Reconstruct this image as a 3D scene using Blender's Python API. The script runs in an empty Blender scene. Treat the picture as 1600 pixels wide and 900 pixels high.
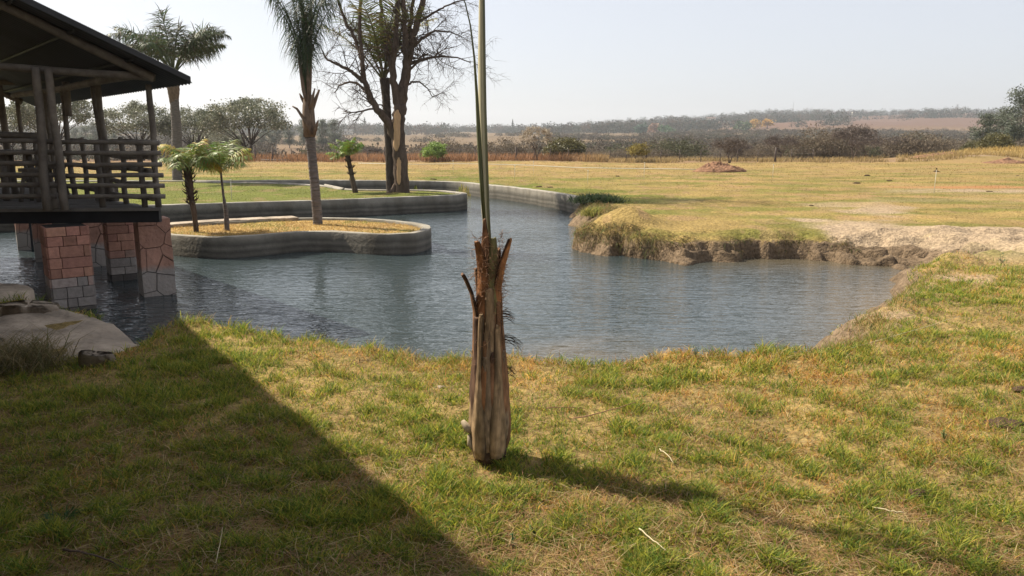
import bpy, math, random
import numpy as np
from math import sin, cos, pi, radians
C = bpy.data.collections.new("place"); bpy.context.scene.collection.children.link(C)
S = bpy.context.scene
# ---------------------------------------------------------------- camera, sky, sun, exposure
F, H, HY = 1200.0, 1.65, 220.0
PITCH = math.atan((450-HY)/F)
cam_d = bpy.data.cameras.new("camera"); cam = bpy.data.objects.new("camera", cam_d); C.objects.link(cam)
cam.location = (0, 0, H); cam.rotation_euler = (pi/2-PITCH, 0, 0)
cam_d.sensor_width = 36; cam_d.lens = 36*F/1600; cam_d.clip_start = .05; cam_d.clip_end = 9000
S.camera = cam
SUN_EL = radians(47); SUN_XY = (-.875, .484)
SUN_AZ = math.atan2(SUN_XY[0], SUN_XY[1])
w = bpy.data.worlds.new("World"); S.world = w; w.use_nodes = True
nt = w.node_tree; bg = nt.nodes["Background"]; bg.inputs[1].default_value = .074
sky = nt.nodes.new("ShaderNodeTexSky"); sky.sky_type = 'NISHITA'; sky.sun_disc = False
sky.sun_elevation = SUN_EL; sky.sun_rotation = SUN_AZ % (2*pi)
sky.air_density = 1.0; sky.dust_density = 6.0; sky.ozone_density = 1.0; sky.altitude = 1400
hs = nt.nodes.new("ShaderNodeHueSaturation"); hs.inputs['Saturation'].default_value = .8
mixw = nt.nodes.new("ShaderNodeMix"); mixw.data_type = 'RGBA'; mixw.inputs[0].default_value = .55
mixw.inputs[7].default_value = (6.9, 7.0, 7.4, 1)          # pale dry-season haze veil
nt.links.new(sky.outputs[0], hs.inputs['Color']); nt.links.new(hs.outputs[0], mixw.inputs[6])
nt.links.new(mixw.outputs[2], bg.inputs[0])
sun_d = bpy.data.lights.new("sun", 'SUN'); sun = bpy.data.objects.new("sun", sun_d); C.objects.link(sun)
sun_d.energy = 5.0; sun_d.angle = radians(.6); sun_d.color = (1, .91, .75)
from mathutils import Vector, noise as mnoise
sdir = Vector((SUN_XY[0]*cos(SUN_EL), SUN_XY[1]*cos(SUN_EL), sin(SUN_EL)))
sun.rotation_euler = sdir.to_track_quat('Z', 'Y').to_euler()
S.view_settings.view_transform = 'Standard'; S.view_settings.look = 'None'
S.view_settings.exposure = .94; S.view_settings.gamma = 1
S.cycles.max_bounces = 6; S.cycles.transparent_max_bounces = 8; S.cycles.volume_bounces = 0
S.cycles.use_denoising = True
WL = -.45                                                   # water level
R = random.Random(7); RN = np.random.default_rng(7)

def W(px, py, z=0.):                                         # photo pixel -> point on the level z
    dx = (px-800)/F; dz = (450-py)/F
    y = cos(PITCH)+dz*sin(PITCH); zz = -sin(PITCH)+dz*cos(PITCH); t = (z-H)/zz
    return (dx*t, y*t)
def at(px, py, Y):                                           # photo pixel -> point at depth Y
    dx = (px-800)/F; dz = (450-py)/F
    y = cos(PITCH)+dz*sin(PITCH); zz = -sin(PITCH)+dz*cos(PITCH); t = Y/y
    return Vector((dx*t, Y, H+zz*t))
# ---------------------------------------------------------------- noise
def _h(ix, iy, s):
    n = (ix.astype(np.int64)*374761393+iy.astype(np.int64)*668265263+s*1442695041) & 0xffffffff
    n = ((n ^ (n >> 13))*1274126177) & 0xffffffff
    return ((n ^ (n >> 16)) & 0xffff)/65535.
def vn(x, y, s=0):
    x = np.asarray(x, float); y = np.asarray(y, float)
    ix = np.floor(x); iy = np.floor(y); fx = x-ix; fy = y-iy
    fx = fx*fx*(3-2*fx); fy = fy*fy*(3-2*fy)
    a = _h(ix, iy, s); b = _h(ix+1, iy, s); c = _h(ix, iy+1, s); d = _h(ix+1, iy+1, s)
    return (a*(1-fx)+b*fx)*(1-fy)+(c*(1-fx)+d*fx)*fy
def fbm(x, y, o=4, s=0):
    x = np.asarray(x, float); y = np.asarray(y, float); r = 0; a = 1; t = 0
    for i in range(o):
        r = r+a*vn(x, y, s+i*17); t += a; a *= .5; x = x*2.03+5.1; y = y*2.03-3.7
    return r/t
def sst(a, b, v): t = np.clip((v-a)/(b-a), 0, 1); return t*t*(3-2*t)
# ---------------------------------------------------------------- mesh helpers
class MB:
    def __init__(s): s.v = []; s.f = []; s.c = []
    def add(s, vs, fs, col=None):
        n = len(s.v); s.v += [tuple(p) for p in vs]; s.f += [tuple(i+n for i in q) for q in fs]
        s.c += [col or (1, 1, 1)]*len(vs)
    def tube(s, pts, rad, n=8, cap=True, col=None, wob=0, seed=0):
        pts = [Vector(p) for p in pts]; m = len(pts)
        if not hasattr(rad, '__len__'): rad = [rad]*m
        vs = []; fs = []; ref = None
        for i, p in enumerate(pts):
            d = (pts[min(i+1, m-1)]-pts[max(i-1, 0)]); d = d.normalized() if d.length > 1e-9 else Vector((0, 0, 1))
            if ref is None: ref = Vector((1, 0, 0)) if abs(d.x) < .9 else Vector((0, 1, 0))
            a = ref-d*ref.dot(d)
            a = a.normalized() if a.length > 1e-6 else d.orthogonal().normalized(); ref = a; b = d.cross(a)
            for k in range(n):
                t = 2*pi*k/n; r = rad[i]
                if wob: r *= 1+wob*(mnoise.noise(Vector((k*1.7+seed, i*.8, seed*3.1))))
                vs.append(p+a*cos(t)*r+b*sin(t)*r)
        for i in range(m-1):
            for k in range(n): fs.append((i*n+k, i*n+(k+1) % n, (i+1)*n+(k+1) % n, (i+1)*n+k))
        if cap and n > 2: fs.append(tuple(range(n))[::-1]); fs.append(tuple((m-1)*n+k for k in range(n)))
        s.add(vs, fs, col)
    def box(s, c, sz, rz=0, col=None):
        vs = []
        for dz in (-.5, .5):
            for dx, dy in ((-.5, -.5), (.5, -.5), (.5, .5), (-.5, .5)):
                x = dx*sz[0]; y = dy*sz[1]
                vs.append((c[0]+x*cos(rz)-y*sin(rz), c[1]+x*sin(rz)+y*cos(rz), c[2]+dz*sz[2]))
        s.add(vs, [(3, 2, 1, 0), (4, 5, 6, 7), (0, 1, 5, 4), (1, 2, 6, 5), (2, 3, 7, 6), (3, 0, 4, 7)], col)
    def grid(s, P, col=None):                                # P[i][j] points
        n = len(P); m = len(P[0]); s.add([p for r in P for p in r],
            [(i*m+j, (i+1)*m+j, (i+1)*m+j+1, i*m+j+1) for i in range(n-1) for j in range(m-1)], col)
    def build(s, name, mat, parent=None, smooth=True, vc=False, mods=()):
        me = bpy.data.meshes.new(name); me.from_pydata(s.v, [], s.f)
        if vc:
            a = me.color_attributes.new("Col", 'FLOAT_COLOR', 'POINT')
            a.data.foreach_set("color", np.array([(c[0], c[1], c[2], 1) for c in s.c], dtype=np.float32).ravel())
        o = fin(me, name, mat, parent, smooth)
        for mname, kw in mods:
            md = o.modifiers.new(mname, mname)
            for k, v in kw.items(): setattr(md, k, v)
        return o
def fin(me, name, mat, parent=None, smooth=True):
    if mat: me.materials.append(mat)
    if smooth: me.polygons.foreach_set("use_smooth", [True]*len(me.polygons))
    me.update(); o = bpy.data.objects.new(name, me); C.objects.link(o)
    if parent: 
        o.parent = parent
    return o
def npmesh(name, V, Fa, mat, col=None, parent=None, smooth=False):     # Fa: list of (n,k) int arrays
    me = bpy.data.meshes.new(name); me.vertices.add(len(V)); me.vertices.foreach_set("co", V.astype(np.float32).ravel())
    loops = np.concatenate([a.ravel() for a in Fa]); tot = np.concatenate([np.full(len(a), a.shape[1]) for a in Fa])
    me.loops.add(len(loops)); me.loops.foreach_set("vertex_index", loops.astype(np.int32))
    me.polygons.add(len(tot)); me.polygons.foreach_set("loop_start", (np.cumsum(tot)-tot).astype(np.int32))
    me.update(calc_edges=True)
    if col is not None:
        a = me.color_attributes.new("Col", 'FLOAT_COLOR', 'POINT')
        cc = np.ones((len(V), 4), np.float32); cc[:, :3] = col; a.data.foreach_set("color", cc.ravel())
    return fin(me, name, mat, parent, smooth)
def tag(o, label=None, cat=None, group=None, kind=None):
    if label: o['label'] = label
    if cat: o['category'] = cat
    if group: o['group'] = group
    if kind: o['kind'] = kind
    return o
def thing(name, label, cat, loc=(0, 0, 0), rz=0, group=None):
    o = bpy.data.objects.new(name, None); C.objects.link(o); o.location = loc; o.rotation_euler = (0, 0, rz)
    o.empty_display_size = .2
    return tag(o, label, cat, group)
def copy_tree(o, parent=None):
    c = o.copy(); C.objects.link(c); c.parent = parent
    for ch in [k for k in C.objects if k.parent == o]: copy_tree(ch, c)
    return c
# ---------------------------------------------------------------- materials
def mat(name, col=(.5, .5, .5), rough=.8, attr=False, var=.3, scale=6, bump=.0, bscale=30, stretch=(1, 1, 1),
        col2=None, trans=0, spec=.3, coord='Object', metallic=0):
    m = bpy.data.materials.new(name); m.use_nodes = True; n = m.node_tree; L = n.links.new
    b = n.nodes["Principled BSDF"]; b.inputs['Roughness'].default_value = rough
    b.inputs['Specular IOR Level'].default_value = spec; b.inputs['Metallic'].default_value = metallic
    tc = n.nodes.new("ShaderNodeTexCoord"); mp = n.nodes.new("ShaderNodeMapping"); mp.inputs['Scale'].default_value = stretch
    L(tc.outputs[coord], mp.inputs[0])
    nz = n.nodes.new("ShaderNodeTexNoise"); nz.inputs['Scale'].default_value = scale; nz.inputs['Detail'].default_value = 6
    nz.inputs['Roughness'].default_value = .65; L(mp.outputs[0], nz.inputs['Vector'])
    mx = n.nodes.new("ShaderNodeMix"); mx.data_type = 'RGBA'
    rp = n.nodes.new("ShaderNodeMapRange"); rp.inputs[1].default_value = .3; rp.inputs[2].default_value = .7
    L(nz.outputs[0], rp.inputs[0]); L(rp.outputs[0], mx.inputs[0])
    if attr:
        at_ = n.nodes.new("ShaderNodeAttribute"); at_.attribute_name = "Col"
        g = n.nodes.new("ShaderNodeMapRange"); g.inputs[1].default_value = .3; g.inputs[2].default_value = .7
        g.inputs[3].default_value = 1-var; g.inputs[4].default_value = 1+var; L(nz.outputs[0], g.inputs[0])
        vm = n.nodes.new("ShaderNodeVectorMath"); vm.operation = 'SCALE'
        L(at_.outputs['Color'], vm.inputs[0]); L(g.outputs[0], vm.inputs['Scale']); out = vm.outputs[0]
    else:
        c2 = col2 or tuple(c*(1-var) for c in col); c1 = col if col2 else tuple(min(1, c*(1+var)) for c in col)
        mx.inputs[6].default_value = (*c1, 1); mx.inputs[7].default_value = (*c2, 1); out = mx.outputs[2]
    L(out, b.inputs['Base Color'])
    if bump:
        n2 = n.nodes.new("ShaderNodeTexNoise"); n2.inputs['Scale'].default_value = bscale; n2.inputs['Detail'].default_value = 5
        L(mp.outputs[0], n2.inputs['Vector']); bp = n.nodes.new("ShaderNodeBump"); bp.inputs['Distance'].default_value = bump
        bp.inputs['Strength'].default_value = 1; L(n2.outputs[0], bp.inputs['Height']); L(bp.outputs[0], b.inputs['Normal'])
    if trans:
        tr = n.nodes.new("ShaderNodeBsdfTranslucent"); L(out, tr.inputs[0]); ms = n.nodes.new("ShaderNodeMixShader")
        ms.inputs[0].default_value = trans; L(b.outputs[0], ms.inputs[1]); L(tr.outputs[0], ms.inputs[2])
        L(ms.outputs[0], n.nodes["Material Output"].inputs[0])
    return m
M = {}
M['ground'] = mat('ground', attr=True, var=.5, scale=16, bump=.035, bscale=26, rough=.95, spec=.1)
M['blade'] = mat('grass_blade', attr=True, var=.1, scale=3, rough=.6, trans=.5, spec=.3)
M['leaf'] = mat('leaf', attr=True, var=.15, scale=2, rough=.5, trans=.25, spec=.35)
M['scrub'] = mat('scrub', attr=True, var=.15, scale=1.5, rough=.85, trans=.15, spec=.1)
M['bark'] = mat('bark', (.075, .06, .05), var=.5, scale=14, bump=.02, bscale=22, stretch=(1, 1, .25), rough=.95, spec=.1)
M['deadbark'] = mat('dead_bark', (.095, .07, .055), var=.5, scale=10, bump=.03, bscale=12, stretch=(1, 1, .3), rough=.95, spec=.1)
M['barewood'] = mat('stripped_wood', (.46, .30, .17), var=.25, scale=6, bump=.01, bscale=12, stretch=(3, 3, .4), rough=.8)
M['palmtrunk'] = mat('palm_trunk', (.14, .12, .11), var=.45, scale=10, bump=.035, bscale=8, stretch=(.6, .6, 4), rough=.9)
M['fibre'] = mat('palm_fibre', (.15, .105, .075), var=.4, scale=25, rough=.9, stretch=(1, 1, .3))
M['log'] = mat('weathered_log', (.15, .13, .11), var=.38, scale=5, bump=.006, bscale=40, rough=.85)
M['deck'] = mat('deck_boards', (.17, .155, .14), var=.3, scale=4, bump=.004, bscale=20, rough=.8, stretch=(1, 6, 1))
M['black'] = mat('dark_steel', (.018, .018, .02), var=.3, rough=.6)
M['roof'] = mat('corrugated_sheet', (.035, .036, .04), var=.25, scale=2, rough=.6, metallic=.0, spec=.4)
M['rock'] = mat('bare_rock', (.31, .25, .19), var=.5, scale=2.2, bump=.06, bscale=5, rough=.9)
M['soil'] = mat('soil_red', (.21, .12, .075), var=.4, scale=3, bump=.08, bscale=5, rough=1, spec=.05)
M['clod'] = mat('soil_dark', (.07, .045, .03), var=.4, scale=20, bump=.02, bscale=30, rough=1, spec=.05)
M['white'] = mat('white_paint', (.7, .68, .64), var=.1, rough=.6)
M['wire'] = mat('wire', (.16, .15, .14), var=.2, rough=.6)
M['string'] = mat('pale_string', (.5, .48, .42), var=.1, rough=.7)
M['post'] = mat('fence_post', (.09, .07, .06), var=.3, rough=.9)
M['plaster'] = mat('pale_plaster', (.62, .58, .52), var=.1, rough=.8)
M['tile'] = mat('dark_roof', (.16, .10, .08), var=.2, rough=.8)
def concrete():
    m = mat('concrete_wall', (.30, .275, .235), var=.2, scale=4, bump=.012, bscale=18, rough=.9)
    n = m.node_tree; L = n.links.new; b = n.nodes["Principled BSDF"]; src = b.inputs['Base Color'].links[0].from_socket
    tc = n.nodes.new("ShaderNodeTexCoord"); sx = n.nodes.new("ShaderNodeSeparateXYZ"); L(tc.outputs['Object'], sx.inputs[0])
    nz = n.nodes.new("ShaderNodeTexNoise"); nz.inputs['Scale'].default_value = 1.3; nz.inputs['Detail'].default_value = 4
    L(tc.outputs['Object'], nz.inputs['Vector'])
    ma = n.nodes.new("ShaderNodeMath"); ma.operation = 'MULTIPLY_ADD'; ma.inputs[1].default_value = .10; L(nz.outputs[0], ma.inputs[0]); L(sx.outputs['Z'], ma.inputs[2])
    rp = n.nodes.new("ShaderNodeMapRange"); rp.inputs[1].default_value = -.50; rp.inputs[2].default_value = .12; L(ma.outputs[0], rp.inputs[0])
    cr = n.nodes.new("ShaderNodeValToRGB"); e = cr.color_ramp.elements     # tide marks left on the face by the pond
    e[0].position = 0; e[0].color = (.16, .17, .14, 1); e[1].position = 1; e[1].color = (1, 1, 1, 1)
    for p, c in ((.16, .20), (.24, .40), (.34, .26), (.44, .52), (.54, .30), (.66, .50), (.78, .80)):
        x = e.new(p); x.color = (c, c*.99, c*.95, 1)
    L(rp.outputs[0], cr.inputs[0]); mx = n.nodes.new("ShaderNodeMix"); mx.data_type = 'RGBA'; mx.blend_type = 'MULTIPLY'; mx.inputs[0].default_value = 1
    L(src, mx.inputs[6]); L(cr.outputs[0], mx.inputs[7])
    ms = n.nodes.new("ShaderNodeMapping"); ms.inputs['Scale'].default_value = (2.2, 2.2, .6); L(tc.outputs['Object'], ms.inputs[0])
    n3 = n.nodes.new("ShaderNodeTexNoise"); n3.inputs['Scale'].default_value = 1.0; n3.inputs['Detail'].default_value = 5; L(ms.outputs[0], n3.inputs['Vector'])
    c3 = n.nodes.new("ShaderNodeValToRGB"); q = c3.color_ramp.elements; q[0].position = .36; q[0].color = (.42, .36, .28, 1); q[1].position = .52; q[1].color = (1, 1, 1, 1); L(n3.outputs[0], c3.inputs[0])
    m3 = n.nodes.new("ShaderNodeMix"); m3.data_type = 'RGBA'; m3.blend_type = 'MULTIPLY'; m3.inputs[0].default_value = .4; L(mx.outputs[2], m3.inputs[6]); L(c3.outputs[0], m3.inputs[7]); L(m3.outputs[2], b.inputs['Base Color'])
    return m
M['concrete'] = concrete()
def stonework(crazy, name):
    m = mat(name, (.40, .22, .16), var=.3, scale=3, bump=0, rough=.85); n = m.node_tree; L = n.links.new
    b = n.nodes["Principled BSDF"]; src = b.inputs['Base Color'].links[0].from_socket
    tc = n.nodes.new("ShaderNodeTexCoord"); sx = n.nodes.new("ShaderNodeSeparateXYZ"); L(tc.outputs['Object'], sx.inputs[0])
    nz = n.nodes.new("ShaderNodeTexNoise"); nz.inputs['Scale'].default_value = 5; L(tc.outputs['Object'], nz.inputs['Vector'])
    ma = n.nodes.new("ShaderNodeMath"); ma.operation = 'MULTIPLY_ADD'; ma.inputs[1].default_value = .10; L(nz.outputs[0], ma.inputs[0]); L(sx.outputs['Z'], ma.inputs[2])
    rp = n.nodes.new("ShaderNodeMapRange"); rp.inputs[1].default_value = -.06; rp.inputs[2].default_value = .03; L(ma.outputs[0], rp.inputs[0])
    bl = n.nodes.new("ShaderNodeMix"); bl.data_type = 'RGBA'; bl.inputs[6].default_value = (.33, .29, .26, 1)   # lime-bleached below flood level
    L(rp.outputs[0], bl.inputs[0]); L(src, bl.inputs[7])
    # mortar
    uv = n.nodes.new("ShaderNodeUVMap")
    if crazy:
        vo = n.nodes.new("ShaderNodeTexVoronoi"); vo.feature = 'DISTANCE_TO_EDGE'; vo.inputs['Scale'].default_value = 3.3; vo.inputs['Randomness'].default_value = 1
        L(uv.outputs[0], vo.inputs['Vector']); q = n.nodes.new("ShaderNodeMapRange"); q.inputs[1].default_value = .004; q.inputs[2].default_value = .017; q.inputs[3].default_value = .25
        L(vo.outputs['Distance'], q.inputs[0]); fac = q.outputs[0]
    else:
        br = n.nodes.new("ShaderNodeTexBrick"); br.inputs['Scale'].default_value = 1; br.inputs['Mortar Size'].default_value = .006
        br.inputs['Brick Width'].default_value = .25; br.inputs['Row Height'].default_value = .125; br.inputs['Mortar Smooth'].default_value = .3
        br.squash = .72; br.squash_frequency = 2; br.offset = .62
        br.inputs['Color1'].default_value = (1, 1, 1, 1); br.inputs['Color2'].default_value = (.72, .72, .72, 1); br.inputs['Mortar'].default_value = (.15, .15, .15, 1)
        L(uv.outputs[0], br.inputs['Vector']); fac = br.outputs['Color']
    mo = n.nodes.new("ShaderNodeMix"); mo.data_type = 'RGBA'; mo.blend_type = 'MULTIPLY'; mo.inputs[0].default_value = .8
    L(bl.outputs[2], mo.inputs[6]); L(fac, mo.inputs[7]); L(mo.outputs[2], b.inputs['Base Color'])
    bp = n.nodes.new("ShaderNodeBump"); bp.inputs['Distance'].default_value = .022
    n2 = n.nodes.new("ShaderNodeTexNoise"); n2.inputs['Scale'].default_value = 22; L(tc.outputs['Object'], n2.inputs['Vector'])
    ad = n.nodes.new("ShaderNodeVectorMath"); ad.operation = 'ADD'; L(fac, ad.inputs[0]); L(n2.outputs['Color'], ad.inputs[1])
    L(ad.outputs[0], bp.inputs['Height']); L(bp.outputs[0], b.inputs['Normal'])
    return m
M['ashlar'] = stonework(False, 'sandstone_blocks'); M['crazy'] = stonework(True, 'crazy_stone')
def water():
    m = bpy.data.materials.new('pond_water'); m.use_nodes = True; n = m.node_tree; L = n.links.new
    b = n.nodes["Principled BSDF"]; b.inputs['Roughness'].default_value = .05; b.inputs['IOR'].default_value = 1.42
    a = n.nodes.new("ShaderNodeAttribute"); a.attribute_name = "Col"; L(a.outputs['Color'], b.inputs['Base Color'])
    tc = n.nodes.new("ShaderNodeTexCoord"); hts = []
    for sc, st, rot, amp, dist in ((1.0, (1.6, 5.2, 1), .10, 1.0, 0.6), (1.0, (5.0, 15, 1), -.22, .46, .5), (1.0, (16, 36, 1), .35, .10, .4), (1.0, (.35, .8, 1), .5, 1.2, 0)):
        mp = n.nodes.new("ShaderNodeMapping"); mp.inputs['Scale'].default_value = st; mp.inputs['Rotation'].default_value = (0, 0, rot)
        L(tc.outputs['Object'], mp.inputs[0]); nz = n.nodes.new("ShaderNodeTexNoise"); nz.inputs['Scale'].default_value = sc
        nz.inputs['Detail'].default_value = 2; nz.inputs['Distortion'].default_value = dist; L(mp.outputs[0], nz.inputs['Vector'])
        k = n.nodes.new("ShaderNodeMath"); k.operation = 'MULTIPLY'; k.inputs[1].default_value = amp; src = nz.outputs[0]
        if amp in (1.0, .46):                                    # sharpen the crests
            p1 = n.nodes.new("ShaderNodeMath"); p1.operation = 'PINGPONG'; p1.inputs[1].default_value = .5; L(src, p1.inputs[0])
            p2 = n.nodes.new("ShaderNodeMath"); p2.operation = 'POWER'; p2.inputs[1].default_value = 1.6; L(p1.outputs[0], p2.inputs[0])
            p3 = n.nodes.new("ShaderNodeMath"); p3.operation = 'MULTIPLY'; p3.inputs[1].default_value = 2.2; L(p2.outputs[0], p3.inputs[0]); src = p3.outputs[0]
        L(src, k.inputs[0]); hts.append(k)
    acc = hts[0].outputs[0]
    for k in hts[1:]:
        ad = n.nodes.new("ShaderNodeMath"); L(acc, ad.inputs[0]); L(k.outputs[0], ad.inputs[1]); acc = ad.outputs[0]
    bp = n.nodes.new("ShaderNodeBump"); bp.inputs['Distance'].default_value = .023
    pn = n.nodes.new('ShaderNodeTexNoise'); pn.inputs['Scale'].default_value = .28; pn.inputs['Detail'].default_value = 2; L(tc.outputs['Object'], pn.inputs['Vector'])
    pr = n.nodes.new('ShaderNodeMapRange'); pr.inputs[1].default_value = .38; pr.inputs[2].default_value = .62; pr.inputs[3].default_value = .55; pr.inputs[4].default_value = 1.0; L(pn.outputs[0], pr.inputs[0]); L(pr.outputs[0], bp.inputs['Strength'])
    L(acc, bp.inputs['Height']); L(bp.outputs[0], b.inputs['Normal'])
    return m
M['water'] = water()
# ---------------------------------------------------------------- pond outline and terrain
POND = [(-3.2, 6.25), (-2.95, 6.95), (-2.66, 6.9), (-2.01, 6.42), (-1.46, 6.13), (-.91, 5.93), (-.49, 5.8), (0, 5.7), (.97, 5.7), (1.49, 5.83),
        (2.02, 5.95), (2.62, 6.05), (3.08, 6.35), (3.3, 6.9), (3.5, 7.4), (4.4, 8.4), (5.05, 9.45), (6.3, 10.8), (7.7, 12.1), (7.7, 12.9), (6.6, 13.6), (5.18, 13.9),
        (4.03, 13.85), (3.1, 13.8), (2.4, 13.95), (1.95, 14.5), (1.4, 15.2), (1.6, 16.2), (2.3, 17.6), (2.1, 19.4), (2.2, 20.9),
        (1.95, 22.4), (1.56, 23.9), (.44, 26.6), (-.96, 29.0), (-2.58, 31.2), (-6.4, 32.2), (-9.87, 32.3), (-12.3, 31.9), (-26, 31.9),
        (-26, 13), (-12, 11.5), (-7.5, 9.4), (-5.3, 8.0), (-4.1, 7.3), (-3.7, 6.7)]
ISLE = [(-6.85, 14.6), (-6.5, 14.05), (-5.9, 13.65), (-5.2, 13.42), (-4.6, 13.72), (-4.05, 14.25), (-3.4, 14.3), (-2.8, 14.05), (-2.25, 13.85), (-1.85, 14.05),
        (-1.68, 14.6), (-1.72, 15.25), (-2.13, 15.95), (-2.8, 16.5), (-3.6, 16.85), (-4.7, 16.9), (-5.4, 16.5), (-6.2, 15.9), (-6.9, 15.4)]
ISLE = [(a_*1.025, b_+.45) for a_, b_ in ISLE]
LAWN = [(-27, 9.3), (-16, 15.6), (-12.5, 17.8), (-9.13, 19.7), (-6.86, 20.75), (-5.31, 21.4), (-3.69, 22.35), (-2.29, 23.1), (-1.75, 23.45), (-1.5, 23.95),
        (-1.62, 24.5), (-2.3, 25.5), (-3.1, 25.9), (-4.3, 26.05), (-5.67, 26.4), (-6.86, 28.4), (-9.2, 30.3), (-13, 31.4), (-14, 34), (-27, 34)]
def psd(poly, x, y):                                         # + inside
    P = np.array(poly); Q = np.roll(P, -1, 0); d = np.full(x.shape, 1e9); ins = np.zeros(x.shape, bool)
    for (ax, ay), (bx, by) in zip(P, Q):
        ex = bx-ax; ey = by-ay; t = np.clip(((x-ax)*ex+(y-ay)*ey)/(ex*ex+ey*ey), 0, 1)
        d = np.minimum(d, np.hypot(x-ax-t*ex, y-ay-t*ey))
        c = ((ay > y) != (by > y)); xi = ax+(y-ay)*ex/(ey if abs(ey) > 1e-9 else 1e-9); ins ^= c & (x < xi)
    return np.where(ins, d, -d)
def far_z(x, y):
    u = x/np.maximum(y, 30)
    z = -2.2*sst(62, 130, y)+1.2*sst(150, 260, y)
    z = z+np.clip(y-230, 0, 1300)*.0165
    z = z+sst(.0, .42, u)*np.clip(y-450, 0, 1000)/1000*30
    z = z-np.clip(y-1500, 0, 2000)*.02
    z = z+(fbm(x/160, y/160, 3, 5)-.5)*np.clip((y-200)/900, 0, 1)*14
    z = z+(fbm(x/9, y/9, 3, 9)-.5)*np.clip((y-34)/40, 0, 1)*.35
    z = z+1.0*np.exp(-(((x-44)/10)**2+((y-66)/2.8)**2))+.7*np.exp(-(((x-37)/4)**2+((y-61)/2)**2))
    back = np.clip(-y-30, 0, 3000)*0
    return z+back
def near_z(x, y):
    z = (fbm(x*1.1, y*1.1, 4, 2)-.5)*.10+(fbm(x*5, y*5, 3, 3)-.5)*.045
    z = z+(fbm(x*3.1, y*3.1, 4, 15)-.5)*.20*np.exp(-(((x-3.9)/1.5)**2+((y-8.0)/1.8)**2))
    z = z-.06*sst(2.6, 4, x)*sst(12.5, 9, y)*sst(5.6, 7, y)                       # right bank swells a little
    z = z+.34*np.exp(-(((x-2.35)/.55)**2+((y-15.35)/.9)**2))+(fbm(x*2.6, y*2.6, 4, 14)-.5)*.34*sst(5.2, 6.6, x)*sst(10.0, 11.2, y)*sst(15.2, 13.8, y)+.10*np.exp(-(((x-2.6)/.8)**2+((y-18)/1.0)**2))
    return z
def terrain(x, y, full=False):
    sp = psd(POND, x, y); si = psd(ISLE, x, y); sl = psd(LAWN, x, y)
    jag = (fbm(x*1.6, y*1.6, 4, 11)-.5)*.55+(fbm(x*5.5, y*5.5, 3, 12)-.5)*.16*(y > 12)
    wall = (y > 21.6) | (sl > -.6) | (si > -.6)
    spn = np.where(wall, sp, sp+jag)
    sd = np.minimum(spn, np.minimum(-si, -sl))
    top = near_z(x, y)
    flat = sst(-.5, -.1, si)+sst(-.8, -.1, sl); top = top*(1-.8*np.clip(flat, 0, 1))-.11*sst(-.3, -.1, si)
    # bank profiles: sheer at walls, stepped and crumbling on the far side, shelving on the right
    wid = .42+1.15*np.exp(-(((x-7.4)/1.6)**2+((y-11.4)/1.6)**2))+.3*np.exp(-(((x-1.8)/.9)**2+((y-19)/2.2)**2))
    wid = np.where((y > 12.5) & (y < 17) & (x > .5) & (x < 6.6), .16+.40*sst(.35, .7, fbm(x*1.3, y*.3, 2, 31))+.55*sst(4.8, 6.6, x)+.8*np.exp(-((x-3.0)/.34)**2), wid)
    lip = ((y > 12.5) & (y < 17) & (x > .5) & (x < 8)); top = top-np.where(lip, sst(-.55, .05, spn)*(.05+.16*fbm(x*1.9, y*1.9, 3, 33)), 0)+np.where(lip, .05*(fbm(x*7, y*7, 3, 34)-.5)*sst(-.6, -.1, spn), 0)
    nat = np.clip(sd/wid, 0, 1)
    led = (np.floor(nat*3+.35*fbm(x*2.5, y*2.5, 2, 8))/3); nat2 = np.clip(.35*nat+.65*led, 0, 1)
    farb = (y > 12.4) & (y < 17)
    nn = np.where(farb, nat2, nat)
    zn = top-.46*nn+np.where(farb, .10*(fbm(x*6, y*6, 3, 35)-.5)*np.sin(np.pi*np.clip(nat, 0, 1)), 0)-.9*np.clip((sd-wid)/1.6, 0, 1)
    zw = top-1.3*sst(-.06, .06, sd)
    wz = (wall & ~((sp+jag*0 < .35) & (sp > -2) & (y < 21.6)))
    z = np.where(wz, zw, zn)
    z = z+far_z(x, y)
    return (z, sd) if full else z
def axis(lo, hi, step, far, g=1.07):
    a = list(np.arange(lo, hi+1e-6, step)); s = step; v = hi
    while v < far: s *= g; v += s; a.append(v)
    s = step; v = lo; b = []
    while v > -far: s *= g; v -= s; b.append(v)
    return np.array(b[::-1]+a)
xs = axis(-14, 9, .1, 2600); ys = axis(2, 33.5, .1, 2600); ys = np.unique(np.round(np.concatenate([ys, np.arange(12.6, 16.2, .034)]), 4)); xs = np.unique(np.round(np.concatenate([xs, np.arange(.5, 7.0, .06)]), 4))
X, Y = np.meshgrid(xs, ys); Z, SD = terrain(X, Y, True)
STRAW = np.array((.25, .175, .066)); GREEN = np.array((.112, .122, .024)); DIRT = np.array((.30, .225, .15)); RED = np.array((.33, .15, .07)); BROWN = np.array((.27, .165, .10))
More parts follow.
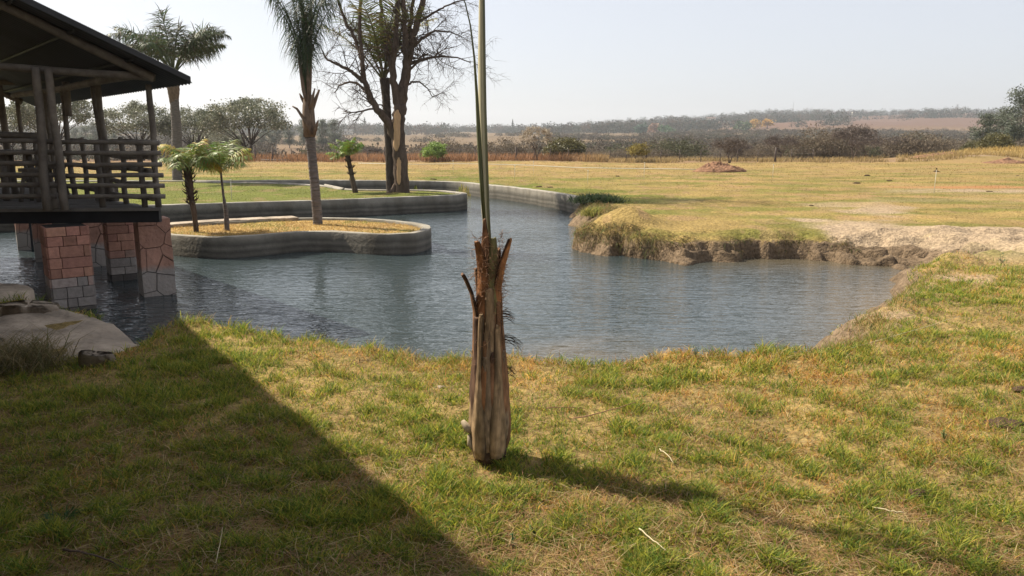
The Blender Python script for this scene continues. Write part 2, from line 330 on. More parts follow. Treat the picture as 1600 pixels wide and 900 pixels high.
def groundcol(x, y, z, sd):
    e = lambda a: a[..., None]
    n1 = fbm(x*.35, y*.9, 4, 21); n2 = fbm(x*.13, y*.35, 4, 22); n3 = fbm(x*2.2, y*2.6, 4, 23)
    g = sst(.42, .62, n1*.6+n2*.3+n3*.1)
    gl = np.exp(-((y-27)/9)**2)*sst(9, -3, x)                     # greener towards the pond's back lawns
    lawn = sst(-.2, .2, psd(LAWN, x, y)); g = np.clip(g*.7+gl*.75+lawn*.5-.35*sst(40, 52, y), 0, 1)
    c = STRAW*(1-e(g))+GREEN*e(g)
    isl = sst(-.1, .2, psd(ISLE, x, y)); c = c*(1-e(isl))+np.array((.36, .25, .10))*e(isl)
    d = sst(.50, .66, fbm(x*.45+9, y*.5, 4, 25))*sst(2.8, 5.5, x)*sst(24, 17, y)*sst(11, 13, y)
    d = np.maximum(d, np.exp(-(((y-25.2-.05*x)/.9)**2))*sst(11, 15, x)*sst(.35, .55, n3+.1))
    d = np.maximum(d, sst(5.8, 8.2, x)*sst(10.3, 11.6, y)*sst(15.0, 13.6, y)*(.35+.6*sst(.4, .55, fbm(x*1.2, y*1.2, 3, 29))))
    mo = fbm(x*1.3, y*1.1, 4, 27); c = c*(.72+.56*e(mo)); cl = sst(.58, .66, fbm(x*2.3, y*1.2, 3, 28))*.35; c = c*(1-e(cl))+BROWN*e(cl)
    c = c*(1-e(d))+DIRT*e(d)
    r = np.exp(-(((y-27.3-.04*x)/.55)**2))*sst(12, 16, x)*.8; c = c*(1-e(r))+RED*e(r)
    nr = sst(11, 8, y); c = c*(1-e(nr))+(np.array((.22, .155, .06))*(.6+.8*e(n3)))*e(nr)
    nb_ = np.clip(np.exp(-(((x-3.0)/.45)**2+((y-6.75)/.5)**2))+np.exp(-(((x-4.4)/.6)**2+((y-8.6)/.35)**2))+np.exp(-(((x-3.5)/.5)**2+((y-7.35)/.35)**2))+np.exp(-(((x-5.4)/.8)**2+((y-9.6)/.4)**2)), 0, 1)*sst(.33, .46, fbm(x*2.4, y*2.4, 3, 36)); c = c*(1-e(nb_))+np.array((.30, .215, .14))*e(nb_)
    bk = sst(-.07, -.15, z)*(y < 40)*(sd > 0); c = c*(1-e(bk))+np.array((.175, .125, .08))*(.6+.5*e(vn(x*.8, z*26, 5)))*e(bk)     # bare bank
    wet = sst(-.40, -.52, z)*(y < 40); c = c*(1-e(wet)*.72)
    f1 = sst(58, 66, y); c = c*(1-e(f1))+np.array((.19, .12, .07))*e(f1)
    mid = sst(150, 330, y); pl = fbm(x/60, y/60, 3, 40); c = c*(1-e(mid))+(np.array((.14, .098, .058))*(.65+.7*e(pl)))*e(mid)
    u = x/np.maximum(y, 30); hr = sst(500, 800, y)*sst(.18, .34, u); c = c*(1-e(hr))+np.array((.115, .064, .042))*e(hr)
    ber = np.exp(-(((x-44)/9)**2+((y-67)/2.2)**2)); c = c*(1-e(ber))+np.array((.46, .33, .12))*e(ber)
    br2 = np.exp(-(((x-40)/9)**2+((y-62)/1.3)**2)); c = c*(1-e(br2))+np.array((.24, .17, .13))*e(br2)
    return c
def grid_faces(ny, nx):
    i = np.arange(ny*nx).reshape(ny, nx); return np.stack([i[:-1, :-1], i[:-1, 1:], i[1:, 1:], i[1:, :-1]], -1).reshape(-1, 4)
gc = groundcol(X, Y, Z, SD).reshape(-1, 3)
g = npmesh('ground', np.stack([X, Y, Z], -1).reshape(-1, 3), [grid_faces(*X.shape)], M['ground'], gc, smooth=True); tag(g, kind='structure')
g['label'] = 'dry grassy ground with crumbling pond banks, field, valley and low hills'
# water sheet; browner over the shallows along the right-hand banks
wx = np.arange(-26, 9, .2); wy = np.arange(5.2, 33, .2); WX, WY = np.meshgrid(wx, wy); wz_, wsd = terrain(WX, WY, True)
dep = np.clip(WL-wz_, 0, 2); dist = np.clip(psd(POND, WX, WY), 0, 9)
sh = np.exp(-dist/1.1)*sst(2.2, 5, WX)*sst(16, 12, WY)+.5*np.exp(-dist/.7)*sst(9.5, 6, WY)*sst(-4, 0, WX)
sh = np.clip(sh+.5*np.exp(-(((WX-.75)/.8)**2+((WY-7.6)/.5)**2))*fbm(WX*3, WY*5, 3, 77)*1.2, 0, 1)
wc = np.array((.034, .047, .050))*(1-sh[..., None])+np.array((.16, .115, .06))*sh[..., None]
g = npmesh('pond_water', np.stack([WX, WY, np.full(WX.shape, WL)], -1).reshape(-1, 3), [grid_faces(*WX.shape)], M['water'], wc.reshape(-1, 3)); tag(g, kind='structure')
g['label'] = 'rippled blue-grey pond water'
# ---------------------------------------------------------------- haze
hb = MB(); hb.box((0, 0, 40), (5600, 5600, 120)); hz = hb.build('haze', None, smooth=False); tag(hz, kind='stuff')
hm = bpy.data.materials.new('haze'); hm.use_nodes = True; hn = hm.node_tree; hn.nodes.remove(hn.nodes["Principled BSDF"])
pv = hn.nodes.new("ShaderNodeVolumePrincipled"); pv.inputs['Color'].default_value = (.84, .87, .92, 1); pv.inputs['Density'].default_value = .00031
pv.inputs['Anisotropy'].default_value = .35
hn.links.new(pv.outputs[0], hn.nodes["Material Output"].inputs['Volume']); hz.data.materials.append(hm); hz['label'] = 'pale dry-season haze over the valley'
# ---------------------------------------------------------------- retaining walls
def smooth_line(P, closed, step=.25):
    P = [Vector((a, b, 0)) for a, b in P]; n = len(P); out = []
    rng = range(n if closed else n-1)
    for i in rng:
        p0 = P[(i-1) % n] if (closed or i > 0) else P[0]; p1 = P[i]; p2 = P[(i+1) % n]; p3 = P[(i+2) % n] if (closed or i+2 < n) else P[-1]
        k = max(1, int((p2-p1).length/step))
        for j in range(k):
            t = j/k; out.append(.5*((2*p1)+(-p0+p2)*t+(2*p0-5*p1+4*p2-p3)*t*t+(-p0+3*p1-3*p2+p3)*t*t*t))
    if not closed: out.append(P[-1])
    return out
def wall(name, P, closed, th, top, label, bot=-1.1, side=0.):
    L = smooth_line(P, closed); n = len(L); prof = [(-.5, bot), (-.5, top-.02), (-.42, top), (.42, top), (.5, top-.02), (.5, bot)]
    mb = MB(); G = []
    for i, p in enumerate(L):
        d = (L[(i+1) % n if closed else min(i+1, n-1)]-L[(i-1) % n if closed else max(i-1, 0)]).normalized(); nr = Vector((-d.y, d.x, 0))
        G.append([p+nr*(a*th*(1+.06*mnoise.noise(p*3))+side)+Vector((0, 0, z+(.012*mnoise.noise(p*2.2+Vector((a*3, 0, 5))) if z > -.5 else 0))) for a, z in prof])
    if closed: G.append(G[0])
    mb.grid(G)
    if not closed: mb.add(G[0], [tuple(range(6))]); mb.add(G[-1], [tuple(range(6))[::-1]])
    o = mb.build(name, M['concrete'], smooth=True, mods=(('EDGE_SPLIT', dict(split_angle=radians(35))),)); tag(o, label, 'wall'); return o
wall('retaining_wall', ISLE, True, .17, -.06, 'curved concrete wall ringing the small dry-grass island')
wall('retaining_wall', LAWN[1:18], False, .2, .04, 'concrete wall edging the green lawn spit behind the island')
wall('retaining_wall', POND[30:40], False, .24, .05, 'long pale concrete wall curving along the far side of the channel')
mb = MB()
ln = [W(272, 351, -.08), W(330, 347, -.08), W(400, 343, -.08), W(455, 341, -.08)]
for i in range(15):
    t = i/14*2.999; k = int(t); q = Vector(ln[k]).lerp(Vector(ln[k+1]), t-k); 
    mb.box((q.x, q.y-.12, -.075), (.27, .42+R.random()*.06, .07+R.random()*.015), .55+R.random()*.12)
tag(mb.build('stone_edging', M['rock'], smooth=False, mods=(('BEVEL', dict(width=.012, segments=2)),)), 'row of flat grey stones laid along the back of the island', 'stone edging')
mb = MB(); a = W(508, 291); b = W(537, 297); mb.tube([(a[0], a[1], .04), (b[0], b[1], .03)], .05, 6)
tag(mb.build('concrete_kerb', M['concrete'], smooth=False), 'short pale kerb piece lying on the lawn edge left of the bare tree', 'kerb')
# bare rocks at the near left, under the pavilion
def rocky(name, poly, z0, z1, label, tilt=(0, 0), seed=0, cat='rock'):
    P = np.array(poly); cx, cy = P.mean(0); mb = MB(); rings = []; n = 48
    seg = [Vector((a-cx, b-cy)) for a, b in smooth_poly(poly, n)]
    for k, (s, z) in enumerate(((1.03, z0), (1.02, (z0+z1)/2), (1.0, z1-.03), (.95, z1), (.7, z1), (.4, z1), (.12, z1))):
        ring = []
        for i, q in enumerate(seg):
            x = q.x*s; y = q.y*s; v = Vector((x*2.2+seed, y*2.2, k*.15))
            dz = (.06*mnoise.noise(v)+.015*mnoise.noise(v*5)) if k > 1 else 0
            ring.append((cx+x+.03*mnoise.noise(v*2), cy+y, z+dz+tilt[0]*x+tilt[1]*y))
        ring.append(ring[0]); rings.append(ring)
    mb.grid(rings); mb.add(rings[-1][:-1], [tuple(range(n))]); o = mb.build(name, M['rock']); return tag(o, label, cat)
def smooth_poly(poly, n):
    L = smooth_line(poly, True, .05); return [(L[int(i*len(L)/n)].x, L[int(i*len(L)/n)].y) for i in range(n)]
rocky('rock', [(-7.2, 7.75), (-5.65, 7.55), (-5.3, 7.75), (-5.35, 8.35), (-7.2, 8.7)], -.7, .10, 'low squared grey rock beside the nearest brick pillar', seed=2)
rocky('rock', [(-4.9, 7.35), (-4.5, 7.4), (-3.9, 7.1), (-3.35, 6.55), (-2.95, 6.1), (-3.2, 5.75), (-3.8, 5.75), (-4.3, 6.1), (-4.7, 6.7)], -.6, .0, 'flat sloping grey rock slab at the shaded water edge', tilt=(-.06, -.02), seed=5)
for i, (x_, y_, r_, lb) in enumerate(((-4.35, 6.0, .16, 'broken pale rock piece at the near edge of the sloping slab'), (-3.15, 5.62, .09, 'small pale rock at the tip of the sloping slab'), (-4.75, 7.35, .2, 'rough rock lump between the squared rock and the slab'))):
    rocky('rock', [(x_+r_*cos(a)*1.5, y_+r_*sin(a)) for a in (0, .9, 1.9, 3.0, 4.1, 5.2)], -.4, .035+r_*.2, lb, seed=9+i*3)
# ---------------------------------------------------------------- pavilion on pillars
DZ = .80
def log(mb, a, b, r, bend=.02, n=10, seed=None):
    seed = R.random()*50 if seed is None else seed; a = Vector(a); b = Vector(b); k = max(4, int((b-a).length/.18)); pts = []; rr = []
    for i in range(k+1):
        t = i/k; v = Vector((seed, t*2.2, 0)); o = Vector((mnoise.noise(v), mnoise.noise(v+Vector((7, 0, 0))), mnoise.noise(v+Vector((0, 0, 9)))))*bend*min(1, 4*t*(1-t)+.2)
        pts.append(a.lerp(b, t)+o); rr.append(r*(1.06-.12*t+.05*mnoise.noise(v*4)))
    mb.tube(pts, rr, n, wob=.05, seed=seed)
def logpart(name, a, b, r, parent, bend=.02, m='log', n=10):
    mb = MB(); log(mb, a, b, r, bend, n); return mb.build(name, M[m], parent)
pav = thing('pavilion', 'raised open timber pavilion with log rails, corrugated roof and stone clad pillars in the pond', 'pavilion', (0, 0, 0))
A = Vector((-4.52, 9.9, DZ)); fd = Vector((-.995, -.10, 0)); sdv = Vector((-.70, .714, 0)); B = A+sdv*6.5; D0 = A+fd*5.2; C0 = B+fd*5.6
# deck: separate boards side by side
mb = MB(); nb = 40
for i in range(nb):
    t0 = i/nb; t1 = (i+1)/nb-.0012
    p = [A.lerp(B, t0), A.lerp(B, t1), D0.lerp(C0, t1), D0.lerp(C0, t0)]; h = R.random()*.006
    vs = [(q.x, q.y, DZ-.035) for q in p]+[(q.x, q.y, DZ+h) for q in p]
    mb.add(vs, [(0, 1, 2, 3), (7, 6, 5, 4), (0, 4, 5, 1), (1, 5, 6, 2), (2, 6, 7, 3), (3, 7, 4, 0)])
mb.build('deck', M['deck'], pav, smooth=False)
def beam(name, a, b, wd, hh, top, m='black'):
    d = (b-a); L = d.length; c = (a+b)/2; mb = MB(); mb.box((c.x, c.y, top-hh/2), (L, wd, hh), math.atan2(d.y, d.x)); return mb.build(name, M[m], pav, smooth=False)
beam('deck_beam', A+sdv*.12-fd*.03, D0+sdv*.12, .09, .15, DZ-.038); beam('deck_beam', A+fd*.12+sdv*.2, B+fd*.12, .09, .15, DZ-.038)
for t in (1.5, 3.1, 4.7, 6.2): beam('deck_beam', A+sdv*t+fd*.2, D0+sdv*t, .08, .13, DZ-.040)
def pillar(cx, cy, s, rz, m, zt=DZ-.19, zb=-1.4):
    mb = MB(); N = 8
    me = bpy.data.meshes.new('pillar'); vs = []; fs = []; uv = []
    cor = [(-.5, -.5), (.5, -.5), (.5, .5), (-.5, .5)]
    nz = 14
    for k in range(4):
        a = cor[k]; b = cor[(k+1) % 4]; base = len(vs)
        for j in range(nz+1):
            z = zb+(zt-zb)*j/nz; fl = 1+.05*(1-j/nz)
            for i in range(N+1):
                t = i/N; x = (a[0]+(b[0]-a[0])*t)*s*fl; y = (a[1]+(b[1]-a[1])*t)*s*fl
                dn = .008*mnoise.noise(Vector((x*9+cx, y*9, z*9))); x *= 1+dn/s*2; y *= 1+dn/s*2
                vs.append((cx+x*cos(rz)-y*sin(rz), cy+x*sin(rz)+y*cos(rz), z)); uv.append(((k+t)*s, z))
        for j in range(nz):
            for i in range(N): q = base+j*(N+1)+i; fs.append((q, q+1, q+N+2, q+N+1))
    b4 = len(vs)
    for c in cor: x = c[0]*s; y = c[1]*s; vs.append((cx+x*cos(rz)-y*sin(rz), cy+x*sin(rz)+y*cos(rz), zt)); uv.append((0, 0))
    fs.append((b4, b4+1, b4+2, b4+3))
    me.from_pydata(vs, [], fs); ul = me.uv_layers.new(name='UVMap')
    for l in me.loops: ul.data[l.index].uv = uv[l.vertex_index]
    return fin(me, 'pillar', M[m], pav, False)
def blockpillar(cx, cy, s, rz, m, zt=DZ-.19, zb=-1.4):
    mb = MB(); ins = s/2; vs = []
    mb.box((cx, cy, (zt+zb)/2), (s-.02, s-.02, zt-zb), rz, (.05, .045, .04)); z = zb; row = 0
    while z < zt-.02:
        h = min(.13*R.uniform(.85, 1.12), zt-z)
        for k in range(4):
            a = rz+k*pi/2; x = -s/2
            while x < s/2-.01:
                L = min(R.uniform(.10, .30), s/2-x)
                if s/2-x-L < .06: L = s/2-x
                c = x+L/2; px_ = cx+cos(a)*c+sin(a)*(s/2-.004); py_ = cy+sin(a)*c-cos(a)*(s/2-.004); zc = z+h/2
                r = R.uniform(.75, 1.25); rb_ = max(0, min(1, (zc+.10)/.08+R.uniform(-.4, .4))); red = (.40*r, .205*r*R.uniform(.95, 1.06), .15*r); gr = (.30*r, .265*r, .24*r); wet = .45 if zc < WL+.06 else 1
                mb.box((px_, py_, zc), (L-.006, .034+R.uniform(0, .008), h-.006), a, tuple((p*(1-rb_)+q*rb_)*wet for p, q in zip(gr, red))); x += L
        z += h; row += 1
    mb.build('pillar', M['block'], pav, False, vc=True, mods=(('BEVEL', dict(width=.006, segments=2)),))
M['block'] = mat('sandstone_block', attr=True, var=.22, scale=14, bump=.008, bscale=35, rough=.9)
def pil_at(pl, pr, m, s, rz=.62, **k):        # from the foot of its front face in the water
    a = Vector((*W(*pl, WL), 0)); b = Vector((*W(*pr, WL), 0)); c = (a+b)/2; d = Vector((-sin(rz), cos(rz), 0)); c += d*s/2
    (blockpillar if m == 'ashlar' else pillar)(c.x, c.y, s, rz, m, **k); return c
pil_at((90, 488), (146, 483), 'ashlar', .46, .66); pil_at((228, 464), (273, 460), 'crazy', .40, .60)
pil_at((178, 440), (212, 436), 'ashlar', .36, .6); pil_at((140, 418), (162, 415), 'crazy', .34, .6)
blockpillar(-7.7, 8.3, .44, .6, 'ashlar'); pillar(-9.2, 12.0, .44, .6, 'crazy'); pillar(-8.35, 13.6, .3, .6, 'crazy'); pillar(-10.6, 14.4, .4, .6, 'ashlar'); pillar(-9.6, 15.0, .22, .6, 'crazy')
for (px, py) in ((38, 385), (50, 388)): 
    q = W(px, py, WL); logpart('support_pole', (q[0], q[1], -1.2), (q[0], q[1], DZ-.17), .05, pav, .01, 'black')
# front posts and rails
Yf = 9.72
def fp(px, py, dy=0): return at(px, py, Yf+dy)
def onedge(px, dz=0, extra=0):
    t = 0
    for _ in range(40):
        p = A+fd*t; t += (p.x-(px-800)/F*(p.y*1.01))*.9
    p = A+fd*t; return Vector((p.x, p.y+extra, DZ+dz))
post = []
def vpost(pt, pb, r, yo): a = at(*pt, 9.62+yo); b = at(*pb, 9.62+yo); b.z = DZ+.01; logpart('post', b, a, r, pav, .03)
vpost((56, 105), (74, 323), .050, -.10); vpost((74, 107), (101, 322), .046, -.10)
mb = MB(); q = onedge(88); log(mb, (q.x, q.y+.02, DZ+.004), (q.x-.02, q.y+.02, DZ+.335), .083, 0, 14); mb.build('bollard', M['log'], pav)
c1 = at(231.5, 132, 9.98); cb = at(248, 322, 9.98); cb.z = DZ; logpart('post', cb, c1, .038, pav, .05)
for xt, xb in ((217, 226), (151, 160)):
    a = at(xt, 226, 9.98); b = at(xb, 318, 9.98); b.z = DZ; logpart('rail_post', b, a, .036, pav, .02)
for i, (y0, y1, xe) in enumerate(((221, 223.5, 249), (239, 239, 251), (257, 257, 253), (274.5, 274, 255), (291, 290, 257), (309, 307, 258))):
    a = at(xe, y1, 9.88); b = at(-150, y0-1, 9.3)
    m_ = at(92, (y0+y1)/2, 9.62)
    logpart('rail', a, m_, .029, pav, .02); logpart('rail', m_+Vector((-.02, -.005, .008)), b, .030, pav, .025)
a = at(242, 121, 9.85); b = at(-160, 92, 9.3); logpart('beam', a, b, .046, pav, .02)
logpart('beam', at(-160, 207, 9.9), at(64, 212, 9.9), .045, pav, .02)
# side posts (along the far-going edge), side rails
EAVE = 2.44
def sp_(t, off=0): p = A+sdv*t+fd*(.12+off); return p
for t, rr, pr in ((1.60, .052, 0), (1.82, .05, 0), (3.35, .052, 0), (4.25, .05, 0), (4.62, .05, 0), (6.15, .05, 0)):
    p = sp_(t); logpart('post', (p.x+.06, p.y-.04, DZ), (p.x-.03, p.y+.04, EAVE+.02), rr*.76, pav, .05)
mb = MB(); p = sp_(3.18); log(mb, (p.x+.02, p.y, EAVE+.1), (p.x+.02, p.y, EAVE-.42), .05, .01); mb.build('cut_post', M['log'], pav)
p = sp_(1.7); mb = MB(); mb.box((p.x, p.y, DZ+.10), (.26, .26, .2), .7); mb.build('post_block', M['log'], pav, smooth=False)
for z in (.13, .30, .48, .66, .84):
    for (t0, t1) in ((.05, 3.3), (3.4, 6.4)):
        a = sp_(t0, -.05); b = sp_(t1, -.05); logpart('rail', (a.x, a.y, DZ+z-.02*R.random()), (b.x, b.y, DZ+z+.02*R.random()), .034, pav, .05)
for t in (.9, 2.6, 5.3): p = sp_(t); logpart('rail_post', (p.x, p.y, DZ), (p.x, p.y, DZ+.9), .035, pav, .02)
for s_ in (.35, 2.4, 4.6):                                       # back edge
    p = B+fd*s_-sdv*.1; logpart('post', (p.x, p.y, DZ), (p.x, p.y, EAVE+.3), .06 if s_ < 1 else .045, pav, .02)
for z in (.2, .42, .64, .86):
    a = B-sdv*.15; b = C0-sdv*.15; logpart('rail', (a.x, a.y, DZ+z), (b.x, b.y, DZ+z), .033, pav, .04)
logpart('beam', (sp_(0).x, sp_(0).y, EAVE+.02), (sp_(6.4).x, sp_(6.4).y, EAVE+.02), .05, pav, .03)
a = B-sdv*.1; b = C0-sdv*.1; logpart('beam', (a.x, a.y, EAVE+.25), (b.x, b.y, EAVE+.3), .05, pav, .03)
# roof: two corrugated slopes
E0 = at(300, 129, 9.55); E1 = at(56, 159, 16.0); E1.z = E0.z; rk = at(30, -2, 9.12)-E0; rise = rk.z/math.hypot(rk.x, rk.y); rd = Vector((rk.x, rk.y, 0)).normalized()
half = 4.6; UPV = Vector((0, 0, 1)); ev = E1-E0
def corr(e0, e1, d, sl, run, flip=1):
    n = 150; G = []
    for j in range(9):
        row = []
        for i in range(n*4+1):
            t = i/(n*4); p = e0.lerp(e1, t)+d*run*j/8+UPV*(sl*run*j/8); p.z += .012*sin(2*pi*i/8)-.01; row.append(p)
        G.append(row)
    return G
mb = MB(); mb.grid(corr(E0, E1, rd, rise, half)); mb.build('roof_sheet', M['roof'], pav, mods=(('SOLIDIFY', dict(thickness=.006)),))
P0 = E0+rd*2*half
mb = MB(); mb.grid(corr(P0, P0+ev, -rd, rise, half)); mb.build('roof_sheet', M['roof'], pav, mods=(('SOLIDIFY', dict(thickness=.006)),))
rid = E0+rd*half+UPV*rise*half; mb = MB(); mb.tube([rid+UPV*.02, rid+ev+UPV*.02], .09, 8); mb.build('ridge_cap', M['roof'], pav)
mb = MB()                                                          # barge board of the near gable
for s in (0, 1):
    q0 = E0+UPV*.035 if s == 0 else P0+UPV*.035; q1 = rid+UPV*.035; d = q1-q0; o = Vector((0, -.03, 0))
    G = [[q0+UPV*.03+o*.2, q1+UPV*.03+o*.2], [q0+UPV*.03+o, q1+UPV*.03+o], [q0-UPV*.035+o, q1-UPV*.06+o], [q0-UPV*.03+o*.2, q1-UPV*.06+o*.2]]; mb.grid(G)
mb.build('barge_board', M['roof'], pav, smooth=False)
for t in (.045, .97):
    a = E0+ev*t+rd*.30+UPV*(rise*.30-.085); b = E0+ev*t+rd*half+UPV*(rise*half-.085); logpart('rafter', a, b, .05, pav, .02)
    a = P0+ev*t-rd*.30+UPV*(rise*.30-.085); logpart('rafter', a, b, .05, pav, .02)
for k in range(1, 8):
    a = E0+rd*half*k/7.6+UPV*(rise*half*k/7.6-.045); mb = MB(); mb.tube([a+ev*.01, a+ev*.99], .02, 4); mb.build('purlin', M['black'], pav, smooth=False)
# furniture on the deck
def stool(x, y, rz, label):
    t = thing('log_stool', label, 'stool', (x, y, DZ), rz, 'stools round the deck tables')
    m_ = MB(); m_.tube([(0, 0, .42), (0, 0, .47)], .17, 14); m_.build('seat', M['log'], t, smooth=False)
    for k in range(4):
        a = k*pi/2+.78; logpart('leg', (cos(a)*.18, sin(a)*.18, .005), (cos(a)*.10, sin(a)*.10, .42), .028, t, .01)
def table(x, y, label):
    t = thing('log_table', label, 'table', (x, y, DZ), 0, 'deck tables')
    m_ = MB(); m_.tube([(0, 0, .66), (0, 0, .72)], .5, 20); m_.build('tabletop', M['log'], t, smooth=False)
    for k in range(4):
        a = k*pi/2+.4; logpart('leg', (cos(a)*.34, sin(a)*.34, .005), (cos(a)*.28, sin(a)*.28, .66), .045, t, .01)
table(-7.4, 11.4, 'round log table on the deck, seen through the rails left of the paired front posts')
table(-9.3, 13.0, 'farther round log table at the back of the deck, left edge of the photo')
for i, (x, y, l) in enumerate(((-6.8, 11.0, 'log stool just right of the nearer deck table'), (-7.7, 10.6, 'log stool in front of the nearer deck table'),
        (-8.1, 11.7, 'log stool left of the nearer deck table'), (-7.2, 12.2, 'log stool behind the nearer deck table'), (-8.8, 12.4, 'log stool in front of the farther deck table'))):
    stool(x, y, i*.6, l)
# ---------------------------------------------------------------- the house whose veranda roof shades the near grass (off frame, left)
vr = thing('house', 'low house with a veranda roof shading the near grass at the left', 'house')
RZ = 3.65; off = Vector((SUN_XY[0], SUN_XY[1], 0))*(RZ/math.tan(SUN_EL))
s0 = Vector((*W(312, 528), 0)); s1 = Vector((*W(765, 905), 0)); dd = (s1-s0).normalized(); e0 = s0+off-dd*2.0; e1 = s0+off+dd*11
ww = Vector((dd.y, -dd.x, 0)); 
if ww.x > 0: ww = -ww
def slab(name, pts, z0, th, m, sl=0):
    mb = MB(); vs = [(p.x, p.y, z0+s) for p, s in pts]+[(p.x, p.y, z0+s+th) for p, s in pts]; mb.add(vs, [(3, 2, 1, 0), (4, 5, 6, 7), (0, 1, 5, 4), (1, 2, 6, 5), (2, 3, 7, 6), (3, 0, 4, 7)]); return mb.build(name, M[m], vr, smooth=False)
slab('roof', [(e0, 0), (e1, 0), (e1+ww*5.4, .9), (e0+ww*5.4, .9)], RZ, .06, 'roof')
hw = e0+ww*3.6+dd*.3; he = e1+ww*3.6; mb = MB(); c = (hw+he)/2; mb.box((c.x, c.y, 1.9), ((he-hw).length, .2, 4.2), math.atan2(dd.y, dd.x)); mb.build('wall', M['plaster'], vr, smooth=False)
for t in (.35, 3.6, 7.2, 10.6): p = e0+dd*t+ww*.55; mb = MB(); mb.tube([(p.x, p.y, -.3), (p.x, p.y, RZ+.05)], .07, 10); mb.build('post', M['log'], vr)
# ---------------------------------------------------------------- young palm trunk in the foreground
bx, by = W(765, 716); st = thing('palm_stump', 'young palm trunk of peeling brown leaf bases with one tall spear leaf', 'palm', (bx, by, 0))
M['boot'] = mat('leaf_base', attr=True, var=.5, scale=22, bump=.005, bscale=40, stretch=(1.6, 1.6, .35), rough=.75, spec=.25)
def boot(th, rows, col, name='leaf_base', top_twist=0, n=8, curl=.45):
    # rows: z, radius from the axis, half width, lean sideways(optional)
    rows2 = []
    for i in range(len(rows)-1):
        for k in range(5):
            t = k/5; rows2.append([a+(b-a)*t for a, b in zip(rows[i], rows[i+1])])
    rows2.append(list(rows[-1])); G = []; mb = MB(); mb2 = []
    rad = Vector((sin(th), -cos(th), 0)); tan = Vector((cos(th), sin(th), 0)); sd_ = R.random()*90
    for i, r in enumerate(rows2):
        z, rr, hw_ = r[:3]; ln = r[3] if len(r) > 3 else 0; row = []
        for j in range(n+1):
            s = j/n*2-1; e = (1-.25*abs(s)**3)
            ang = s*min(1.3, hw_/max(rr, .035))
            q = rad*(rr*cos(ang)*1.0+ (-curl*hw_*abs(s)**2.2*.6)) + tan*(hw_*s)
            nv = Vector((s*2+sd_, z*3, 0)); q = q*(1+.06*mnoise.noise(nv))+Vector((0, 0, z+.012*mnoise.noise(Vector((s*5, sd_, 2)))*(1 if i in (0, len(rows2)-1) else 0)))+tan*ln
            q += rad*(.006*mnoise.noise(Vector((s*6+sd_, z*2, 5)))); row.append(q)
        G.append(row)
    c1 = col; idx = len(mb.v); mb.grid(G)
    mb.c = []
    for i in range(len(G)):
        for j in range(n+1):
            s = j/n*2-1; k = .95+.45*mnoise.noise(Vector((s*1.5+sd_, i*.5, 3)))+.4*mnoise.noise(Vector((s*5+sd_, i*.7, 8)))-.2*(i/len(G))
            ed = .22 if abs(s) > .8 else .75 if abs(s) > .6 else 1.1
            mb.c.append(tuple(max(0, v*k*ed) for v in c1))
    return mb.build(name, M['boot'], st, vc=True, mods=(('SOLIDIFY', dict(thickness=.013, offset=-1)), ('SUBSURF', dict(levels=1, render_levels=1))))
TAN = (.29, .195, .11); GREY = (.21, .145, .09); BRN = (.20, .10, .05); RST = (.27, .12, .05); DK = (.10, .055, .035); GRN = (.17, .15, .06)
mb = MB(); mb.tube([(0, 0, -.1), (0, 0, .02), (0, 0, .07), (0, 0, .3), (0, 0, .6), (-.005, 0, .85), (-.01, 0, 1.0)], [.075, .085, .09, .082, .06, .05, .03], 16, wob=.12, seed=4)
mb.build('trunk', M['clod'], st)
low = [(-1.3, TAN, .09, .60, .046, .094, -.004), (-.62, TAN, .03, .80, .044, .106, .010), (-.02, GREY, .07, .52, .034, .094, -.008), (.50, TAN, .035, .74, .045, .106, .006), (1.1, GREY, .10, .60, .042, .094, 0), (-.3, BRN, .2, .66, .03, .088, 0), (.24, DK, .18, .6, .03, .086, 0), 
       (1.9, BRN, .06, .6, .075, .100, 0), (2.7, TAN, .05, .66, .08, .095, 0), (3.5, BRN, .06, .7, .08, .100, 0), (4.4, GREY, .05, .6, .075, .095, 0)]
for th, c, zb, zt, hw_, r_, ln_ in low:
    boot(th, [(zb, r_-.016, hw_*.6, 0), (zb+.05, r_, hw_*.95, 0), (.20, r_+.004, hw_, 0), (.31, r_-.004, hw_*.74, ln_*.4), (.41, r_-.012, hw_*.44, ln_*.7), (.5, r_-.018, hw_*.26, ln_), (max(.54, zt-.03), .076, .013, ln_*1.6), (max(.58, zt), .076, .004, ln_*2)], c, curl=.5)
mid_ = [(-.95, DK, .22, .80, .05), (-.28, RST, .22, .70, .045), (.05, GREY, .20, .92, .040), (.36, BRN, .22, .8, .04), (.95, BRN, .22, .86, .05), (1.6, BRN, .25, .9, .06), (2.5, DK, .25, .9, .06), (3.6, BRN, .25, .9, .06), (4.7, DK, .25, .86, .06)]
for th, c, zb, zt, hw_ in mid_:
    boot(th, [(zb, .088, hw_*.8), (zb+.12, .094, hw_), (zb+.34, .074, hw_*.75), (zt-.14, .060, hw_*.4), (zt, .057, .014)], c)
